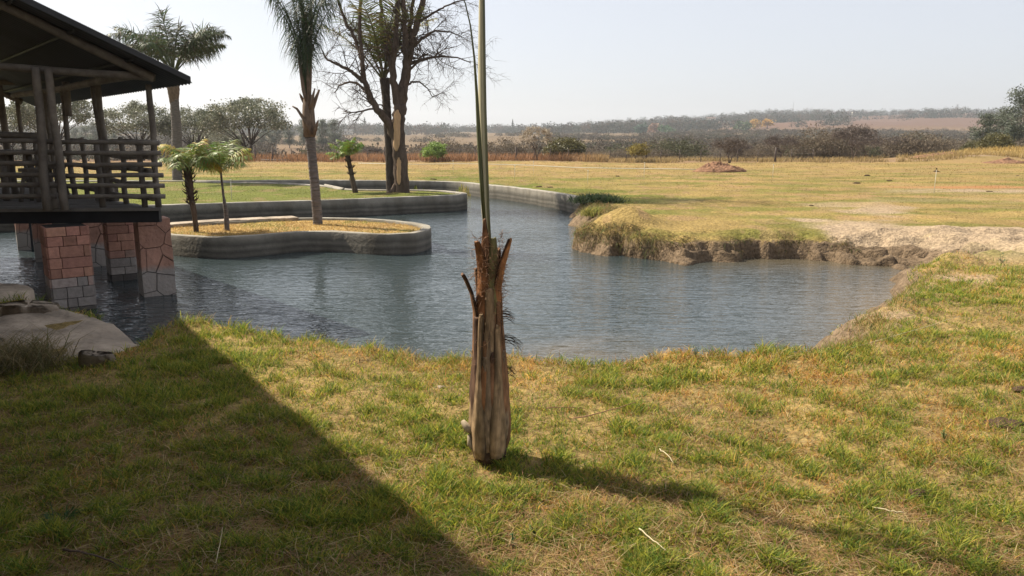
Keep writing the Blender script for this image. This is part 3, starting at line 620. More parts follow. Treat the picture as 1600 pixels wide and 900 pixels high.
# upper cut stalks: (theta, rows)
boot(-1.35, [(.42, .075, .045), (.62, .072, .036), (.80, .070, .028), (.90, .088, .024), (.975, .118, .021), (1.0, .132, .020)], BRN, 'cut_stalk')
boot(-1.0, [(.45, .078, .035), (.65, .072, .030), (.78, .072, .022)], DK, 'cut_stalk')
boot(-.62, [(.55, .062, .045), (.80, .055, .036), (1.0, .050, .028), (1.10, .066, .020), (1.17, .088, .010)], RST, 'cut_stalk')
boot(-.30, [(.6, .058, .040), (.9, .046, .032), (1.08, .046, .026), (1.2, .046, .016), (1.275, .052, .007)], BRN, 'cut_stalk')
boot(.05, [(.48, .070, .036), (.62, .072, .034), (.76, .066, .022), (.93, .062, .017)], TAN, 'cut_stalk')
boot(.55, [(.55, .060, .045), (.8, .052, .036), (.98, .050, .03), (1.1, .052, .02), (1.18, .048, .010)], GRN, 'cut_stalk')
boot(1.05, [(.52, .058, .040), (.78, .050, .034), (.93, .058, .030), (1.04, .080, .027), (1.12, .104, .023), (1.18, .122, .012)], RST, 'cut_stalk')
boot(2.2, [(.5, .06, .045), (.9, .05, .03), (1.12, .06, .014)], BRN, 'cut_stalk'); boot(3.4, [(.5, .06, .045), (.9, .05, .03), (1.17, .055, .012)], DK, 'cut_stalk'); boot(4.6, [(.5, .06, .04), (.9, .05, .03), (1.02, .06, .014)], BRN, 'cut_stalk')
mb = MB(); mb.tube([(-.085, -.03, .17), (-.115, -.035, .185), (-.14, -.03, .22)], [.028, .022, .012], 8, col=(.35, .28, .19)); mb.tube([(-.08, -.05, .08), (-.10, -.05, .10), (-.105, -.05, .15)], [.02, .015, .008], 8, col=(.35, .28, .19)); mb.build('root_stub', M['boot'], st, vc=True)
mb = MB(); rr_ = random.Random(3)
for i in range(520):
    z = .48+rr_.random()**.8*.72; th = rr_.choice((rr_.uniform(-pi, pi), rr_.gauss(1.35, .5), rr_.gauss(.0, .5))); r0 = .062-.01*(z-.5)+.012
    if rr_.random() < .3: z = rr_.gauss(1.02, .06)
    d = Vector((sin(th), -cos(th), 0)); p = d*r0+Vector((0, 0, z)); v = (d*.7+Vector((rr_.gauss(0, .6), rr_.gauss(0, .6), rr_.gauss(.1, .6)))).normalized(); L = rr_.uniform(.02, .075); pts = [p]
    for k in range(5): v = (v+Vector((rr_.gauss(0, .45), rr_.gauss(0, .45), rr_.gauss(-.08, .4)))).normalized(); p = p+v*L/4; pts.append(p)
    k = rr_.uniform(.5, 1.3); mb.tube(pts, [.0014, .0012, .001, .0008, .0006, .0003], 3, cap=False, col=(.24*k, .13*k, .07*k))
mb.build('fibre_mat', M['boot'], st, vc=True)
for (th, z, L) in ((1.5, .66, .10), (1.55, .50, .07), (1.5, .78, .06)):
    d = Vector((sin(th), -cos(th), 0)); mb = MB()
    for q in range(10):
        p = d*.072+Vector((0, 0, z+rr_.gauss(0, .012))); v = (d+Vector((0, 0, .35))).normalized(); pts = [p]
        for k in range(6): v = (v+Vector((rr_.gauss(0, .12), rr_.gauss(0, .12), -.22+rr_.gauss(0, .1)))).normalized(); p = p+v*L/5; pts.append(p)
        mb.tube(pts, [.0018]*4+[.0012, .0009, .0005], 3, cap=False, col=(.06, .045, .035))
    mb.build('fibre_tuft', M['boot'], st, vc=True)
# spear leaf: two folded leaf blades side by side, tip fraying far above the frame
def blade(pts, hw, fold, col, col2, name='spear_leaf'):
    mb = MB(); G = []; n = len(pts)
    for i, p in enumerate(pts):
        h = hw[i]; G.append([Vector(p)+Vector((-h, fold*h, 0)), Vector(p)+Vector((-h*.35, -fold*h*.2, 0)), Vector(p)+Vector((h*.15, -fold*h, 0)), Vector(p)+Vector((h*.6, -fold*h*.1, 0)), Vector(p)+Vector((h, fold*h, 0))])
    mb.grid(G); mb.c = [col if j < 3 else col2 for i in range(n) for j in range(5)]
    return mb.build(name, M['leaf'], st, vc=True, mods=(('SOLIDIFY', dict(thickness=.002)),))
def loc(px, py, dy=0): p = at(px, py, by+dy); return (p.x-bx, p.y-by, p.z)
blade([loc(763, 400), loc(758, 330), loc(755.5, 250), loc(753.5, 170), loc(752.5, 90), loc(752, 0), loc(751.5, -90), loc(749, -170)], [.014, .017, .019, .018, .016, .010, .008, .003], .55, (.58, .54, .38), (.085, .09, .04))
blade([loc(764, 395, .03), loc(760.5, 330, .03), loc(758.5, 250, .03), loc(756.5, 170, .03), loc(755.5, 90, .03), loc(754.5, 0, .03), loc(755, -90, .03), loc(758, -190, .03)], [.013, .013, .011, .010, .009, .008, .007, .003], .7, (.10, .11, .05), (.05, .06, .028))
blade([loc(757, 345, -.01), loc(752, 280, -.01), loc(748, 210, -.01), loc(745, 150, -.01), loc(741, 90, -.01), loc(735, 40, -.01), loc(727, 5, -.01), loc(715, -20, -.01)], [.008, .009, .009, .006, .0035, .0022, .0015, .0008], .5, (.13, .14, .07), (.08, .09, .04))
mb = MB(); rr_ = random.Random(8)
for i in range(26):                                               # the opening top, above the frame
    p0 = Vector(loc(754, -60-i*4)); d = Vector((rr_.choice((-1, 1))*rr_.uniform(.3, 1), rr_.uniform(-.6, .6), .5)).normalized(); L = .42; pts = []
    G = []
    for k in range(6):
        t = k/5; q = p0+d*L*t+Vector((0, 0, -.35*L*t*t)); s = d.cross(UPV).normalized()*.014*(1-t)**.6; G.append([q-s, q+s])
    mb.grid(G, (.10, .13, .04))
mb.build('opening_leaflets', M['leaf'], st, vc=True)
# ---------------------------------------------------------------- palms
def frond(mb, base, az, el, L, droop, nl, ll, plume=.3, w=.012, col=(.09, .12, .03), tipcol=None, rad=.016, bare=.18, lcol=None, leafdroop=.5, rnd=None):
    rnd = rnd or R; p = Vector(base); n = 14; pts = [p.copy()]; dirs = []
    e = el; h = Vector((cos(az), sin(az), 0))
    for i in range(n):
        d = h*cos(e)+Vector((0, 0, sin(e))); dirs.append(d); p = p+d*L/n; pts.append(p.copy()); e -= droop/n*(.4+1.2*i/n)
    mb.tube(pts, [rad*(1-.85*i/n) for i in range(n+1)], 4, cap=False, col=lcol or tuple(c*1.2 for c in col))
    for i in range(nl):
        t = bare+(1-bare)*(i+.5)/nl; f = t*n; k = min(n-1, int(f)); q = pts[k].lerp(pts[k+1], f-k); d = dirs[k]; side = d.cross(Vector((0, 0, 1)))
        side = side.normalized() if side.length > 1e-4 else Vector((-h.y, h.x, 0)); up = side.cross(d)
        env = math.sin(pi*min(1, .12+.88*(1-abs(t-.45)/.62)))if False else (min(1, (t-bare)/.2+.35)*min(1, (1-t)/.35+.25))
        for s in (-1, 1):
            a = rnd.gauss(.2, plume); l = ll*env*rnd.uniform(.8, 1.1)
            v = (side*s*cos(a)+up*sin(a)+d*rnd.uniform(.45, .75)).normalized(); c = [x*rnd.uniform(.7, 1.35) for x in col]
            if tipcol and rnd.random() < .5: c = list(tipcol)
            wv = v.cross(up if abs(v.dot(up)) < .9 else d).normalized()*w
            G = []; q2 = q.copy(); vv = v.copy()
            for j in range(4):
                u = j/3; wd = wv*(.6 if j == 0 else 1 if j == 1 else .7 if j == 2 else .08); G.append([q2-wd, q2+wd]); vv = (vv+Vector((0, 0, -leafdroop*.45))).normalized(); q2 = q2+vv*l/3
            mb.grid(G, tuple(c))
def palm_parts(t, specs, name='frond'):
    for s in specs:
        mb = MB(); frond(mb, **s); mb.build(name, M['leaf'], t, vc=True, smooth=False)
def ringed(name, pts, rad, parent, m='palmtrunk'):
    mb = MB(); P = []; r2 = []; pts = [Vector(p) for p in pts]
    for i in range(len(pts)-1):
        k = max(2, int((pts[i+1]-pts[i]).length/.05))
        for j in range(k): t = j/k; P.append(pts[i].lerp(pts[i+1], t)); r2.append((rad[i]+(rad[i+1]-rad[i])*t)*(1+.035*((len(P) % 3) == 0)))
    P.append(pts[-1]); r2.append(rad[-1]); mb.tube(P, r2, 12, wob=.05, seed=2); return mb.build(name, M[m], parent)
def rel(px, py, Y, o): return at(px, py, Y)-Vector(o)
def base(px, py, z0=0): q = W(px, py, z0); z = float(terrain(np.array([q[0]]), np.array([q[1]]))[0]); return Vector((q[0], q[1], z))
# tall queen palm behind the pavilion
o = base(277, 281); t = thing('palm_tree', 'tall slim grey-trunked palm with feathery crown rising behind the pavilion roof', 'palm', o, 0, 'palm trees')
Yb = o.y; ringed('trunk', [(0, 0, -.1), rel(276, 200, Yb, o), rel(273, 165, Yb, o), rel(271, 130, Yb, o)], [.21, .20, .18, .17], t)
cp = rel(271, 118, Yb, o)
ringed('crown_shaft', [rel(272, 162, Yb, o), rel(271, 138, Yb, o), rel(271, 108, Yb, o)], [.17, .25, .12], t, 'fibre')
rr_ = random.Random(5); sp = []
for i in range(19):
    az = i*2.4+rr_.uniform(-.2, .2); el = rr_.uniform(.95, 1.26) if i < 15 else rr_.uniform(.8, 1.0)
    sp.append(dict(base=cp, az=az, el=el, L=rr_.uniform(2.7, 3.4), droop=rr_.uniform(1.0, 1.8), nl=88, ll=.80, plume=.6, w=.019, col=(.075, .09, .045), leafdroop=.9, rad=.04, bare=.3, rnd=rr_))
palm_parts(t, sp)
# palm on the island (leaves run out of the top of the frame)
o = base(497, 350, -.1); t = thing('palm_tree', 'leaning ringed palm on the island with ragged cut leaf bases and drooping dark fronds', 'palm', o, 0, 'palm trees'); Yb = o.y
ringed('trunk', [(0, 0, -.08), rel(492, 290, Yb, o), rel(487, 240, Yb, o), rel(484, 212, Yb, o)], [.105, .10, .095, .11], t)
mb = MB(); rr_ = random.Random(9)
mb.tube([rel(484, 214, Yb, o), rel(483, 190, Yb, o), rel(482, 165, Yb, o), rel(481, 148, Yb, o)], [.125, .13, .12, .075], 12, wob=.25, seed=1); mb.build('leaf_base_sheath', M['fibre'], t)
def spike(pp, r, name='cut_stalk', m='fibre'):
    m_ = MB(); m_.tube([rel(a, b, Yb+c, o) for a, b, c in pp], r, 6); m_.build(name, M[m], t)
spike([(484, 205, -.1), (474, 185, -.12), (464, 170, -.15), (457, 166, -.15)], [.05, .035, .025, .015])
spike([(480, 160, -.05), (474, 140, -.05), (470, 110, -.05), (467, 90, 0)], [.05, .04, .035, .02])
spike([(486, 175, 0), (493, 155, .05), (499, 140, .05)], [.05, .04, .02]); spike([(485, 170, -.1), (489, 150, -.1), (492, 138, -.1)], [.04, .03, .012])
spike([(478, 165, .1), (471, 152, .1), (468, 146, .1)], [.04, .03, .012]); spike([(490, 210, -.1), (495, 195, -.12), (497, 188, -.12)], [.05, .03, .012])
spike([(484, 165, -.08), (481, 120, 0), (479, 60, 0), (478, 20, 0)], [.05, .045, .04, .03]); spike([(482, 165, .05), (484, 120, .05), (485, 60, .05), (486, 10, 0)], [.05, .045, .04, .03])
cp = rel(481, 158, Yb, o); sp = []
for i in range(15):
    az = i*2.4+rr_.uniform(-.2, .2)
    sp.append(dict(base=cp+Vector((0, 0, .2*(i % 3))), az=az, el=rr_.uniform(1.49, 1.565), L=rr_.uniform(2.2, 2.9), droop=rr_.uniform(.25, 1.0), nl=70, ll=.56, plume=.8, w=.009, col=(.05, .07, .032), leafdroop=1.9, rad=.028, bare=.24, rnd=rr_))
palm_parts(t, sp)
# two young palms on the island, left
def young(px, py, ptop, label, nf, L, col, tip, seed, rads, hairy, el=(.5, 1.3), droop=(1.2, 2.3), ll=.26, group='young palms', mid=None, nl=30, w=.008):
    o = base(px, py, -.1 if py > 340 else 0); t = thing('palm_tree', label, 'palm', o, 0, group); Yb = o.y; rr = random.Random(seed)
    top = rel(ptop[0], ptop[1], Yb, o); pts = [(0, 0, -.06)]+([rel(m_[0], m_[1], Yb, o) for m_ in mid] if mid else [])+[top]; mb = MB(); P = []; r2 = []
    pts = [Vector(p) for p in pts]
    for i in range(len(pts)-1):
        for j in range(6): u = j/6; P.append(pts[i].lerp(pts[i+1], u)); r2.append((rads[i]+(rads[i+1]-rads[i])*u)*rr.uniform(.9, 1.12))
    P.append(top); r2.append(rads[-1]); mb.tube(P, r2, 9, wob=.2, seed=seed); mb.build('trunk', M['deadbark' if hairy else 'palmtrunk'], t)
    if hairy:
        mb = MB(); zt = top.z
        for i in range(70):
            u = rr.uniform(.45, 1); p = Vector(P[int(u*(len(P)-1))]); a = rr.uniform(0, 6.28); d = Vector((cos(a), sin(a), 0))
            mb.tube([p+d*.03, p+d*rads[-1]*1.3+Vector((0, 0, .05)), p+d*rads[-1]*rr.uniform(1.5, 2.1)+Vector((0, 0, rr.uniform(.07, .14)))], [.012, .010, .004], 4, col=(.1, .06, .04))
        mb.build('old_leaf_bases', M['deadbark'], t)
    sp = []
    for i in range(nf):
        sp.append(dict(base=top-Vector((0, 0, .03)), az=i*2.4+rr.uniform(-.25, .25), el=rr.uniform(*el), L=L*rr.uniform(.85, 1.1), droop=rr.uniform(*droop), nl=nl, ll=ll, plume=.25, w=w,
                       col=col if i % 4 else tip, leafdroop=.9, rad=.010*L, bare=.2, rnd=rr, lcol=(.16, .13, .05)))
    palm_parts(t, sp); return t
young(307, 362, (293, 262), 'young palm with thick shaggy dark trunk, left of the two on the island', 19, .74, (.16, .21, .045), (.34, .26, .04), 21, [.05, .05, .07, .085], True, mid=((303, 330), (297, 300)), ll=.33, el=(.5, 1.45), droop=(1.0, 2.0), nl=36)
young(355, 360, (345, 268), 'young palm with thin split trunk and wide fronds, right of the two on the island', 16, .85, (.15, .20, .045), (.28, .28, .05), 22, [.06, .045, .022, .02], False, mid=((353, 330), (349, 305)), ll=.33, el=(.6, 1.45), droop=(1.0, 2.0), nl=36)
young(556, 301, (543, 243), 'small slim palm with tuft of bright green fronds, left of the bare tree', 15, .68, (.16, .22, .035), (.18, .25, .05), 23, [.08, .07, .085], True, ll=.25, el=(.2, 1.4), droop=(.6, 1.3), nl=26, w=.014)
# palm behind the bare tree
o = base(611, 300); t = thing('palm_tree', 'palm with yellow-green fronds tangled behind the limbs of the bare tree', 'palm', o, 0, 'palm trees'); Yb = o.y
ringed('trunk', [(0, 0, -.1), rel(608, 220, Yb, o), rel(603, 150, Yb, o), rel(601, 122, Yb, o)], [.15, .14, .13, .17], t, 'bark'); cp = rel(600, 128, Yb, o); rr_ = random.Random(12); sp = []
for i, (az, el, L, dr) in enumerate(((2.95, .95, 2.9, .75), (2.7, 1.15, 3.0, .9), (3.4, 1.2, 2.9, .7), (2.1, 1.3, 3.0, .9), (.4, 1.2, 2.8, 1.0), (1.2, 1.35, 3.1, .8), (-.5, 1.3, 2.8, 1.1), (4.4, 1.3, 3, .9), (3.1, 1.4, 3.2, .8), (5.4, 1.4, 3.2, .8), (0, 1.45, 3.2, .6))):
    sp.append(dict(base=cp, az=az, el=el, L=L, droop=dr, nl=52, ll=.75, plume=.2, w=.016, col=(.30, .27, .05) if i in (0, 4) else (.15, .155, .045), leafdroop=.35, rad=.035, bare=.2, rnd=rr_, lcol=(.14, .13, .05)))
palm_parts(t, sp)
# ---------------------------------------------------------------- bare tree
o = base(628, 301); t = thing('bare_tree', 'large leafless tree with drooping twigs and a strip of bark torn from its trunk', 'tree', o); Yb = o.y; rr_ = random.Random(4)
tm = MB(); tw = MB()
def P_(a, b, dy=0): return rel(a, b, Yb+dy, o)
def twig(p, d, L, r, lvl):
    n = 5 if lvl > 0 else 4; pts = [p]; rr = [r]; q = Vector(p); v = Vector(d).normalized()
    for i in range(n):
        v = (v+Vector((rr_.gauss(0, .22), rr_.gauss(0, .22), rr_.gauss(-.10 if lvl < 2 else .02, .17)))).normalized(); q = q+v*L/n; pts.append(q.copy()); rr.append(r*(1-.75*(i+1)/n))
    tw.tube(pts, rr, 5 if lvl > 1 else 3, cap=False)
    if lvl <= 0: return
    for k in range((0, 5, 6, 6)[lvl]):
        u = rr_.uniform(.15, 1)*n; i = min(n-1, int(u)); b = pts[i].lerp(pts[i+1], u-i); dv = (pts[i+1]-pts[i]).normalized()
        nd = (dv*.7+Vector((rr_.gauss(0, .6), rr_.gauss(0, .6), rr_.gauss(0, .5)))).normalized(); twig(b, nd, L*rr_.uniform(.45, .7), max(.004, r*.5), lvl-1)
def limb(pp, r0, r1, kids, lvl=2, klen=1.0, start=.25):
    pts = [P_(*q) for q in pp]; fine = []
    for i in range(len(pts)-1):
        for j in range(5): u = j/5; fine.append(pts[i].lerp(pts[i+1], u)+Vector((rr_.gauss(0, .018), rr_.gauss(0, .018), 0)))
    fine.append(pts[-1]); n = len(fine)
    tm.tube(fine, [r0+(r1-r0)*(i/(n-1))**.8 for i in range(n)], 9, wob=.16, seed=rr_.random()*9)
    for k in range(kids):
        u = rr_.uniform(start, 1)*(n-1); i = min(n-2, int(u)); b = fine[i].lerp(fine[i+1], u-i); dv = (fine[i+1]-fine[i]).normalized()
        nd = (dv*.5+Vector((rr_.gauss(0, .8), rr_.gauss(0, .8), rr_.gauss(.05, .45)))).normalized(); twig(b, nd, klen*rr_.uniform(.7, 1.3), max(.010, (r0+(r1-r0)*i/n)*.3), lvl)
limb([(629, 305, 0), (626, 270, 0), (623, 225, 0), (622, 190, 0), (625, 165, 0)], .24, .20, 0)
limb([(625, 172, 0), (630, 140, 0), (636, 105, .1), (642, 70, .2), (653, 30, .3), (668, -30, .4), (680, -90, .4)], .20, .06, 12, 2, 1.1)
limb([(624, 172, 0), (617, 140, -.1), (613, 105, -.2), (618, 60, -.3), (622, 10, -.3), (626, -60, -.3)], .15, .05, 8, 2, .9)
limb([(636, 110, .1), (633, 70, -.1), (631, 30, -.2), (629, -20, -.3), (625, -80, -.3)], .13, .05, 8, 2, .9)
limb([(640, 85, .2), (640, 50, .4), (643, 15, .5), (648, -60, .6)], .11, .04, 6, 2, .9)
limb([(617, 215, 0), (606, 192, -.1), (590, 172, -.3), (577, 148, -.4), (569, 125, -.5), (566, 90, -.5), (562, 40, -.5), (564, -40, -.5)], .15, .04, 9, 2, 1.0)
limb([(569, 128, -.5), (558, 118, -.6), (544, 108, -.7), (525, 100, -.8), (510, 92, -.9), (503, 78, -.9)], .08, .02, 8, 2, .9, .3)
limb([(577, 148, -.4), (560, 130, -.2), (545, 128, 0), (530, 134, .1), (522, 145, .2)], .05, .015, 7, 2, .8, .3)
limb([(566, 95, -.5), (556, 65, -.3), (540, 35, -.2), (528, 0, 0), (520, -40, 0)], .07, .03, 7, 2, .9)
limb([(612, 105, -.2), (600, 70, 0), (595, 30, .1), (598, -40, .1)], .10, .04, 6, 2, .9)
limb([(638, 100, .1), (655, 95, .3), (672, 90, .5), (690, 88, .6), (715, 90, .8), (735, 98, .9)], .065, .014, 14, 2, .95, .25)
limb([(642, 75, .2), (660, 60, .1), (680, 48, -.1), (705, 50, -.2), (722, 58, -.3)], .06, .012, 11, 2, .9, .3)
limb([(632, 140, 0), (642, 128, .1), (655, 128, .2), (668, 138, .3), (676, 152, .3)], .045, .012, 7, 2, .7, .3)
limb([(653, 35, .3), (670, 25, .2), (690, 12, 0), (715, 2, 0), (740, -2, 0)], .05, .012, 8, 2, .9, .3)
limb([(610, 175, 0), (598, 165, -.2), (585, 162, -.3), (575, 167, -.3), (566, 160, -.4)], .02, .008, 4, 1, .6)
limb([(606, 305, -.0), (612, 302, 0), (620, 290, 0), (624, 275, 0)], .12, .10, 0)
for (x0, y0, d0), (x1, y1, d1) in (((680, -90, .4), (700, -200, .8)), ((626, -60, -.3), (640, -190, -.2)), ((648, -60, .6), (665, -200, 1.4)), ((564, -40, -.5), (560, -170, -.9)), ((598, -40, .1), (600, -190, .6))):
    limb([(x0, y0, d0), ((x0+x1)/2+6, (y0+y1)/2, (d0+d1)/2), (x1, y1, d1)], .045, .015, 22, 2, 1.3, .05)
tm.build('trunk', M['deadbark'], t); tw.build('twigs', M['deadbark'], t, smooth=False)
mb = MB()                                                           # the torn strip stands a little proud of the bark
for (y0, y1, xa, xb) in ((172, 236, 615.5, 628), (246, 288, 621, 629)):
    G = []; n = 18
    for i in range(n+1):
        u = i/n; y = y0+(y1-y0)*u; row = []
        for j in range(9):
            s = j/8; tp = min(1, 6*u+.25, 6*(1-u)+.25); xc = (xa+xb)/2+(-2.0 if y0 < 200 else 0)*(u-.6)+1.0*mnoise.noise(Vector((0, u*4, y0))); x = xc+(xb-xa)*(s-.5)*tp*.82+.9*mnoise.noise(Vector((s*3, u*9, y0))); ax = P_(622+(y-190)*.06, y, 0); r = .235
            q = P_(x, y, 0); dx = max(-.98, min(.98, (q.x-ax.x)/r)); row.append(Vector((q.x, ax.y-r*math.sqrt(1-dx*dx)-.022, q.z)))
        G.append(row)
    mb.grid(G)
mb.build('stripped_patch', M['barewood'], t, mods=(('SOLIDIFY', dict(thickness=.03, offset=-1)),))
# ---------------------------------------------------------------- far trees and bushes
def tz(x, y): return float(terrain(np.array([float(x)]), np.array([float(y)]))[0])
def leaves(cen, size, col, rng, aspect=.6, colvar=.35, normal_up=.3):
    n = len(cen); d = rng.normal(size=(n, 3)); d /= np.linalg.norm(d, axis=1)[:, None]; u = rng.normal(size=(n, 3)); u[:, 2] += normal_up
    s = np.cross(d, u); s /= np.linalg.norm(s, axis=1)[:, None]+1e-9; sz = size*rng.uniform(.6, 1.4, (n, 1))
    V = np.stack([cen-d*sz*.5, cen+s*sz*aspect*.5, cen+d*sz*.5, cen-s*sz*aspect*.5], 1).reshape(-1, 3)
    Fc = np.arange(4*n).reshape(-1, 4); k = rng.uniform(1-colvar, 1+colvar, (n, 1)); c = np.repeat(col*k, 4, 0)
    return V, Fc, np.clip(c, 0, 1)
def leafmesh(name, cen, size, col, rng, mname, **k):
    V, Fc, c = leaves(cen, size, col, rng, **k); me = npmesh(name, V, [Fc], M[mname], c).data
    o = bpy.data.objects[name] if False else [q for q in C.objects if q.data == me][0]; bpy.data.objects.remove(o); return me
def clumps(rng, n, per, rx, rz, z0, sig, shell=.75, flat=1.0, lo=-.25):
    out = []; cs = []
    while len(cs) < n:
        v = rng.normal(size=3); v /= np.linalg.norm(v)
        if v[2] < lo: continue
        r = rng.uniform(shell, 1)*(1+.22*(rng.random()-.5)); cs.append((v[0]*rx*r, v[1]*rx*r, z0+v[2]*rz*r*flat))
    cs = np.array(cs); s = sig*rng.uniform(.6, 1.4, (n, 1, 1)); p = cs[:, None, :]+rng.normal(size=(n, per, 3))*s*np.array((1, 1, .6)); return p.reshape(-1, 3), cs, np.repeat(rng.uniform(0, 1, n), per)
def skeleton(cs, rng, stems, split, r0, n=5, m='bark', base=.15, mid=None):
    mb = MB(); heads = []
    for k in range(stems):
        a = k*2*pi/stems+rng.uniform(-.4, .4); h = Vector((cos(a)*base*.4, sin(a)*base*.4, -.1)); j = Vector((cos(a)*base*(1.2+2.2*rng.random()), sin(a)*base*(1.2+2.2*rng.random()), split*rng.uniform(.8, 1.15)))
        mb.tube([h, h.lerp(j, .5)+Vector((rng.normal()*.05, rng.normal()*.05, 0)), j], [r0, r0*.85, r0*.7], n); heads.append(j)
    for c in cs[::3]:
        c = Vector(c); j = min(heads, key=lambda q: (q-c).length+rng.random()*.5); m1 = j.lerp(c, .45)+Vector((rng.normal()*.12, rng.normal()*.12, .06*(c-j).length))
        mb.tube([j, m1, c], [r0*.34, r0*.17, r0*.04], 4, cap=False)
    o = mb.build('trunk', M[m], smooth=True); me = o.data; bpy.data.objects.remove(o); return me
def kind(seed, n, per, rx, rz, z0, sig, size, col, col2, mname='leaf', stems=3, split=1.2, r0=.12, aspect=.6, lo=-.25, m='bark', base=.15, extra=None, shell=.75, inner=0):
    rng = np.random.default_rng(seed); p, cs, w_ = clumps(rng, n, per, rx, rz, z0, sig, shell, lo=lo)
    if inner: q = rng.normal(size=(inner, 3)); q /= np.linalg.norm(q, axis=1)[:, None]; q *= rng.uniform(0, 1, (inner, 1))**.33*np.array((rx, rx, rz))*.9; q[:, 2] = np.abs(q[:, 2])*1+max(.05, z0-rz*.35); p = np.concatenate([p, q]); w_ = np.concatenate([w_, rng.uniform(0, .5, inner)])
    p[:, 2] = np.maximum(p[:, 2], .06)
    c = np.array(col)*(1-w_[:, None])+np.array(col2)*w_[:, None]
    if extra is not None: e = rng.random(len(c)) < extra[1]; c[e] = np.array(extra[0])
    return skeleton(cs, rng, stems, split, r0, m=m, base=base), leafmesh('crown', p, size, c, rng, mname, aspect=aspect)
K = {}
K['greytree'] = [kind(s, 84, 150, 3.9, 2.1, 3.7, .34, .17, (.10, .115, .065), (.19, .195, .13), stems=2, split=1.5, r0=.20, lo=-.32, base=.22, inner=700, extra=((.42, .40, .33), .10)) for s in (1, 2, 3)]
K['scrub'] = [kind(10+s, 40, 60, 2.0, 1.15, .85, .34, .20, (.125, .10, .073), (.20, .165, .12), 'scrub', stems=5, split=.5, r0=.05, aspect=.22, base=.12, lo=-.5, inner=1500, m='deadbark') for s in range(5)]
K['darkscrub'] = [kind(20+s, 36, 60, 1.9, 1.2, 1.0, .30, .17, (.075, .078, .045), (.12, .12, .07), 'scrub', stems=4, split=.6, r0=.05, aspect=.4, lo=-.4, inner=1300, m='deadbark') for s in range(3)]
K['acacia'] = [kind(30+s, 46, 70, 1.75, .62, 1.75, .22, .17, (.09, .07, .06), (.14, .115, .10), 'scrub', stems=2, split=.8, r0=.07, aspect=.22, lo=-.1, inner=500, m='deadbark', base=.1) for s in range(2)]
K['olive'] = [kind(40, 60, 90, 1.65, .95, .95, .22, .15, (.09, .085, .03), (.14, .125, .045), stems=3, split=.4, r0=.06, lo=-.4, inner=1500)]
K['lime'] = [kind(41, 50, 90, .85, .72, .80, .13, .11, (.17, .26, .05), (.24, .34, .08), stems=3, split=.3, r0=.03, lo=-.5, inner=1200)]
K['pale'] = [kind(42, 60, 36, 1.35, 1.0, 1.75, .14, .13, (.26, .22, .17), (.42, .36, .28), 'scrub', stems=2, split=.8, r0=.06, aspect=.5, lo=-.3, base=.08, m='deadbark')]
K['yellowbush'] = [kind(43, 40, 60, .85, .65, .95, .16, .12, (.20, .17, .05), (.28, .22, .07), 'scrub', stems=3, split=.4, r0=.03, lo=-.4)]
def euc(seed, H_, W_, n, per, col, col2):
    rng = np.random.default_rng(seed); cs = []
    for i in range(n):
        t = rng.uniform(.25, 1); r = W_*(1-abs(t-.6)*1.3)*rng.uniform(.2, 1); a = rng.uniform(0, 2*pi); cs.append((cos(a)*r, sin(a)*r, H_*t))
    cs = np.array(cs); p = (cs[:, None, :]+rng.normal(size=(n, per, 3))*np.array((.42, .42, .34))*W_/2.4).reshape(-1, 3); wv = np.repeat(rng.uniform(0, 1, n), per)[:, None]
    mb = MB(); top = []; P = [Vector((0, 0, -.2))]; 
    for i in range(8): P.append(P[-1]+Vector((rng.normal()*.10, rng.normal()*.10, H_*.95/8)))
    mb.tube(P, [.22*(1-.85*i/8) for i in range(9)], 7)
    for c in cs[::2]:
        b = P[min(7, max(1, int((c[2]/H_-.18)*8)))]; c = Vector(c); mb.tube([b, b.lerp(c, .5)+Vector((0, 0, -.1)), c], [.06, .04, .015], 4, cap=False)
    o = mb.build('trunk', M['eucbark']); me = o.data; bpy.data.objects.remove(o)
    return me, leafmesh('crown', p, .30, np.array(col)*(1-wv)+np.array(col2)*wv, rng, 'leaf', aspect=.3)
M['eucbark'] = mat('pale_bark', (.34, .30, .26), var=.4, scale=4, rough=.8, stretch=(1, 1, .3))
K['euc'] = [euc(50, 9.5, 2.6, 70, 110, (.075, .095, .06), (.13, .145, .10)), euc(51, 8.0, 2.0, 56, 110, (.07, .09, .055), (.12, .135, .09))]
def place(name, k, v, x, y, label, cat, group=None, s=1., rz=None, sz=None, sink=0.):
    z = tz(x, y)-sink; t = thing(name, label, cat, (x, y, z), R.uniform(0, 6.28) if rz is None else rz, group); t.scale = (s, s, sz or s)
    for nm, me in zip(('trunk', 'crown'), K[k][v % len(K[k])]):
        o = bpy.data.objects.new(nm, me); C.objects.link(o); o.parent = t
    return t
def wp(px, py): return W(px, py)
def far(px, Y): return ((px-800)/F*(Y*cos(PITCH)+1.65*sin(PITCH)), Y)
GT = 'spreading grey-green trees beyond the left fence'
for px, Y, v, s, sz, lb in ((390, 73, 0, 1.0, .98, 'broad grey-green spreading tree with dark forked trunk, right of the tall palm'), (305, 78, 1, .85, .88, 'grey-green tree just right of the tall palm trunk, pale tufts in its crown'),
        (222, 76, 2, .95, .92, 'grey-green tree seen between the pavilion corner post and the tall palm'), (92, 72, 0, .9, 1.15, 'open-crowned tree seen through the pavilion behind the paired front posts'),
        (15, 80, 1, .9, .98, 'grey-green tree at the left edge of the photo, seen through the pavilion'), (345, 95, 2, .8, .72, 'lower grey-green tree farther back between two broad crowns')):
    x, y = far(px, Y); place('spreading_tree', 'greytree', v, x, y, lb, 'tree', GT, s, v*1.3, sz)
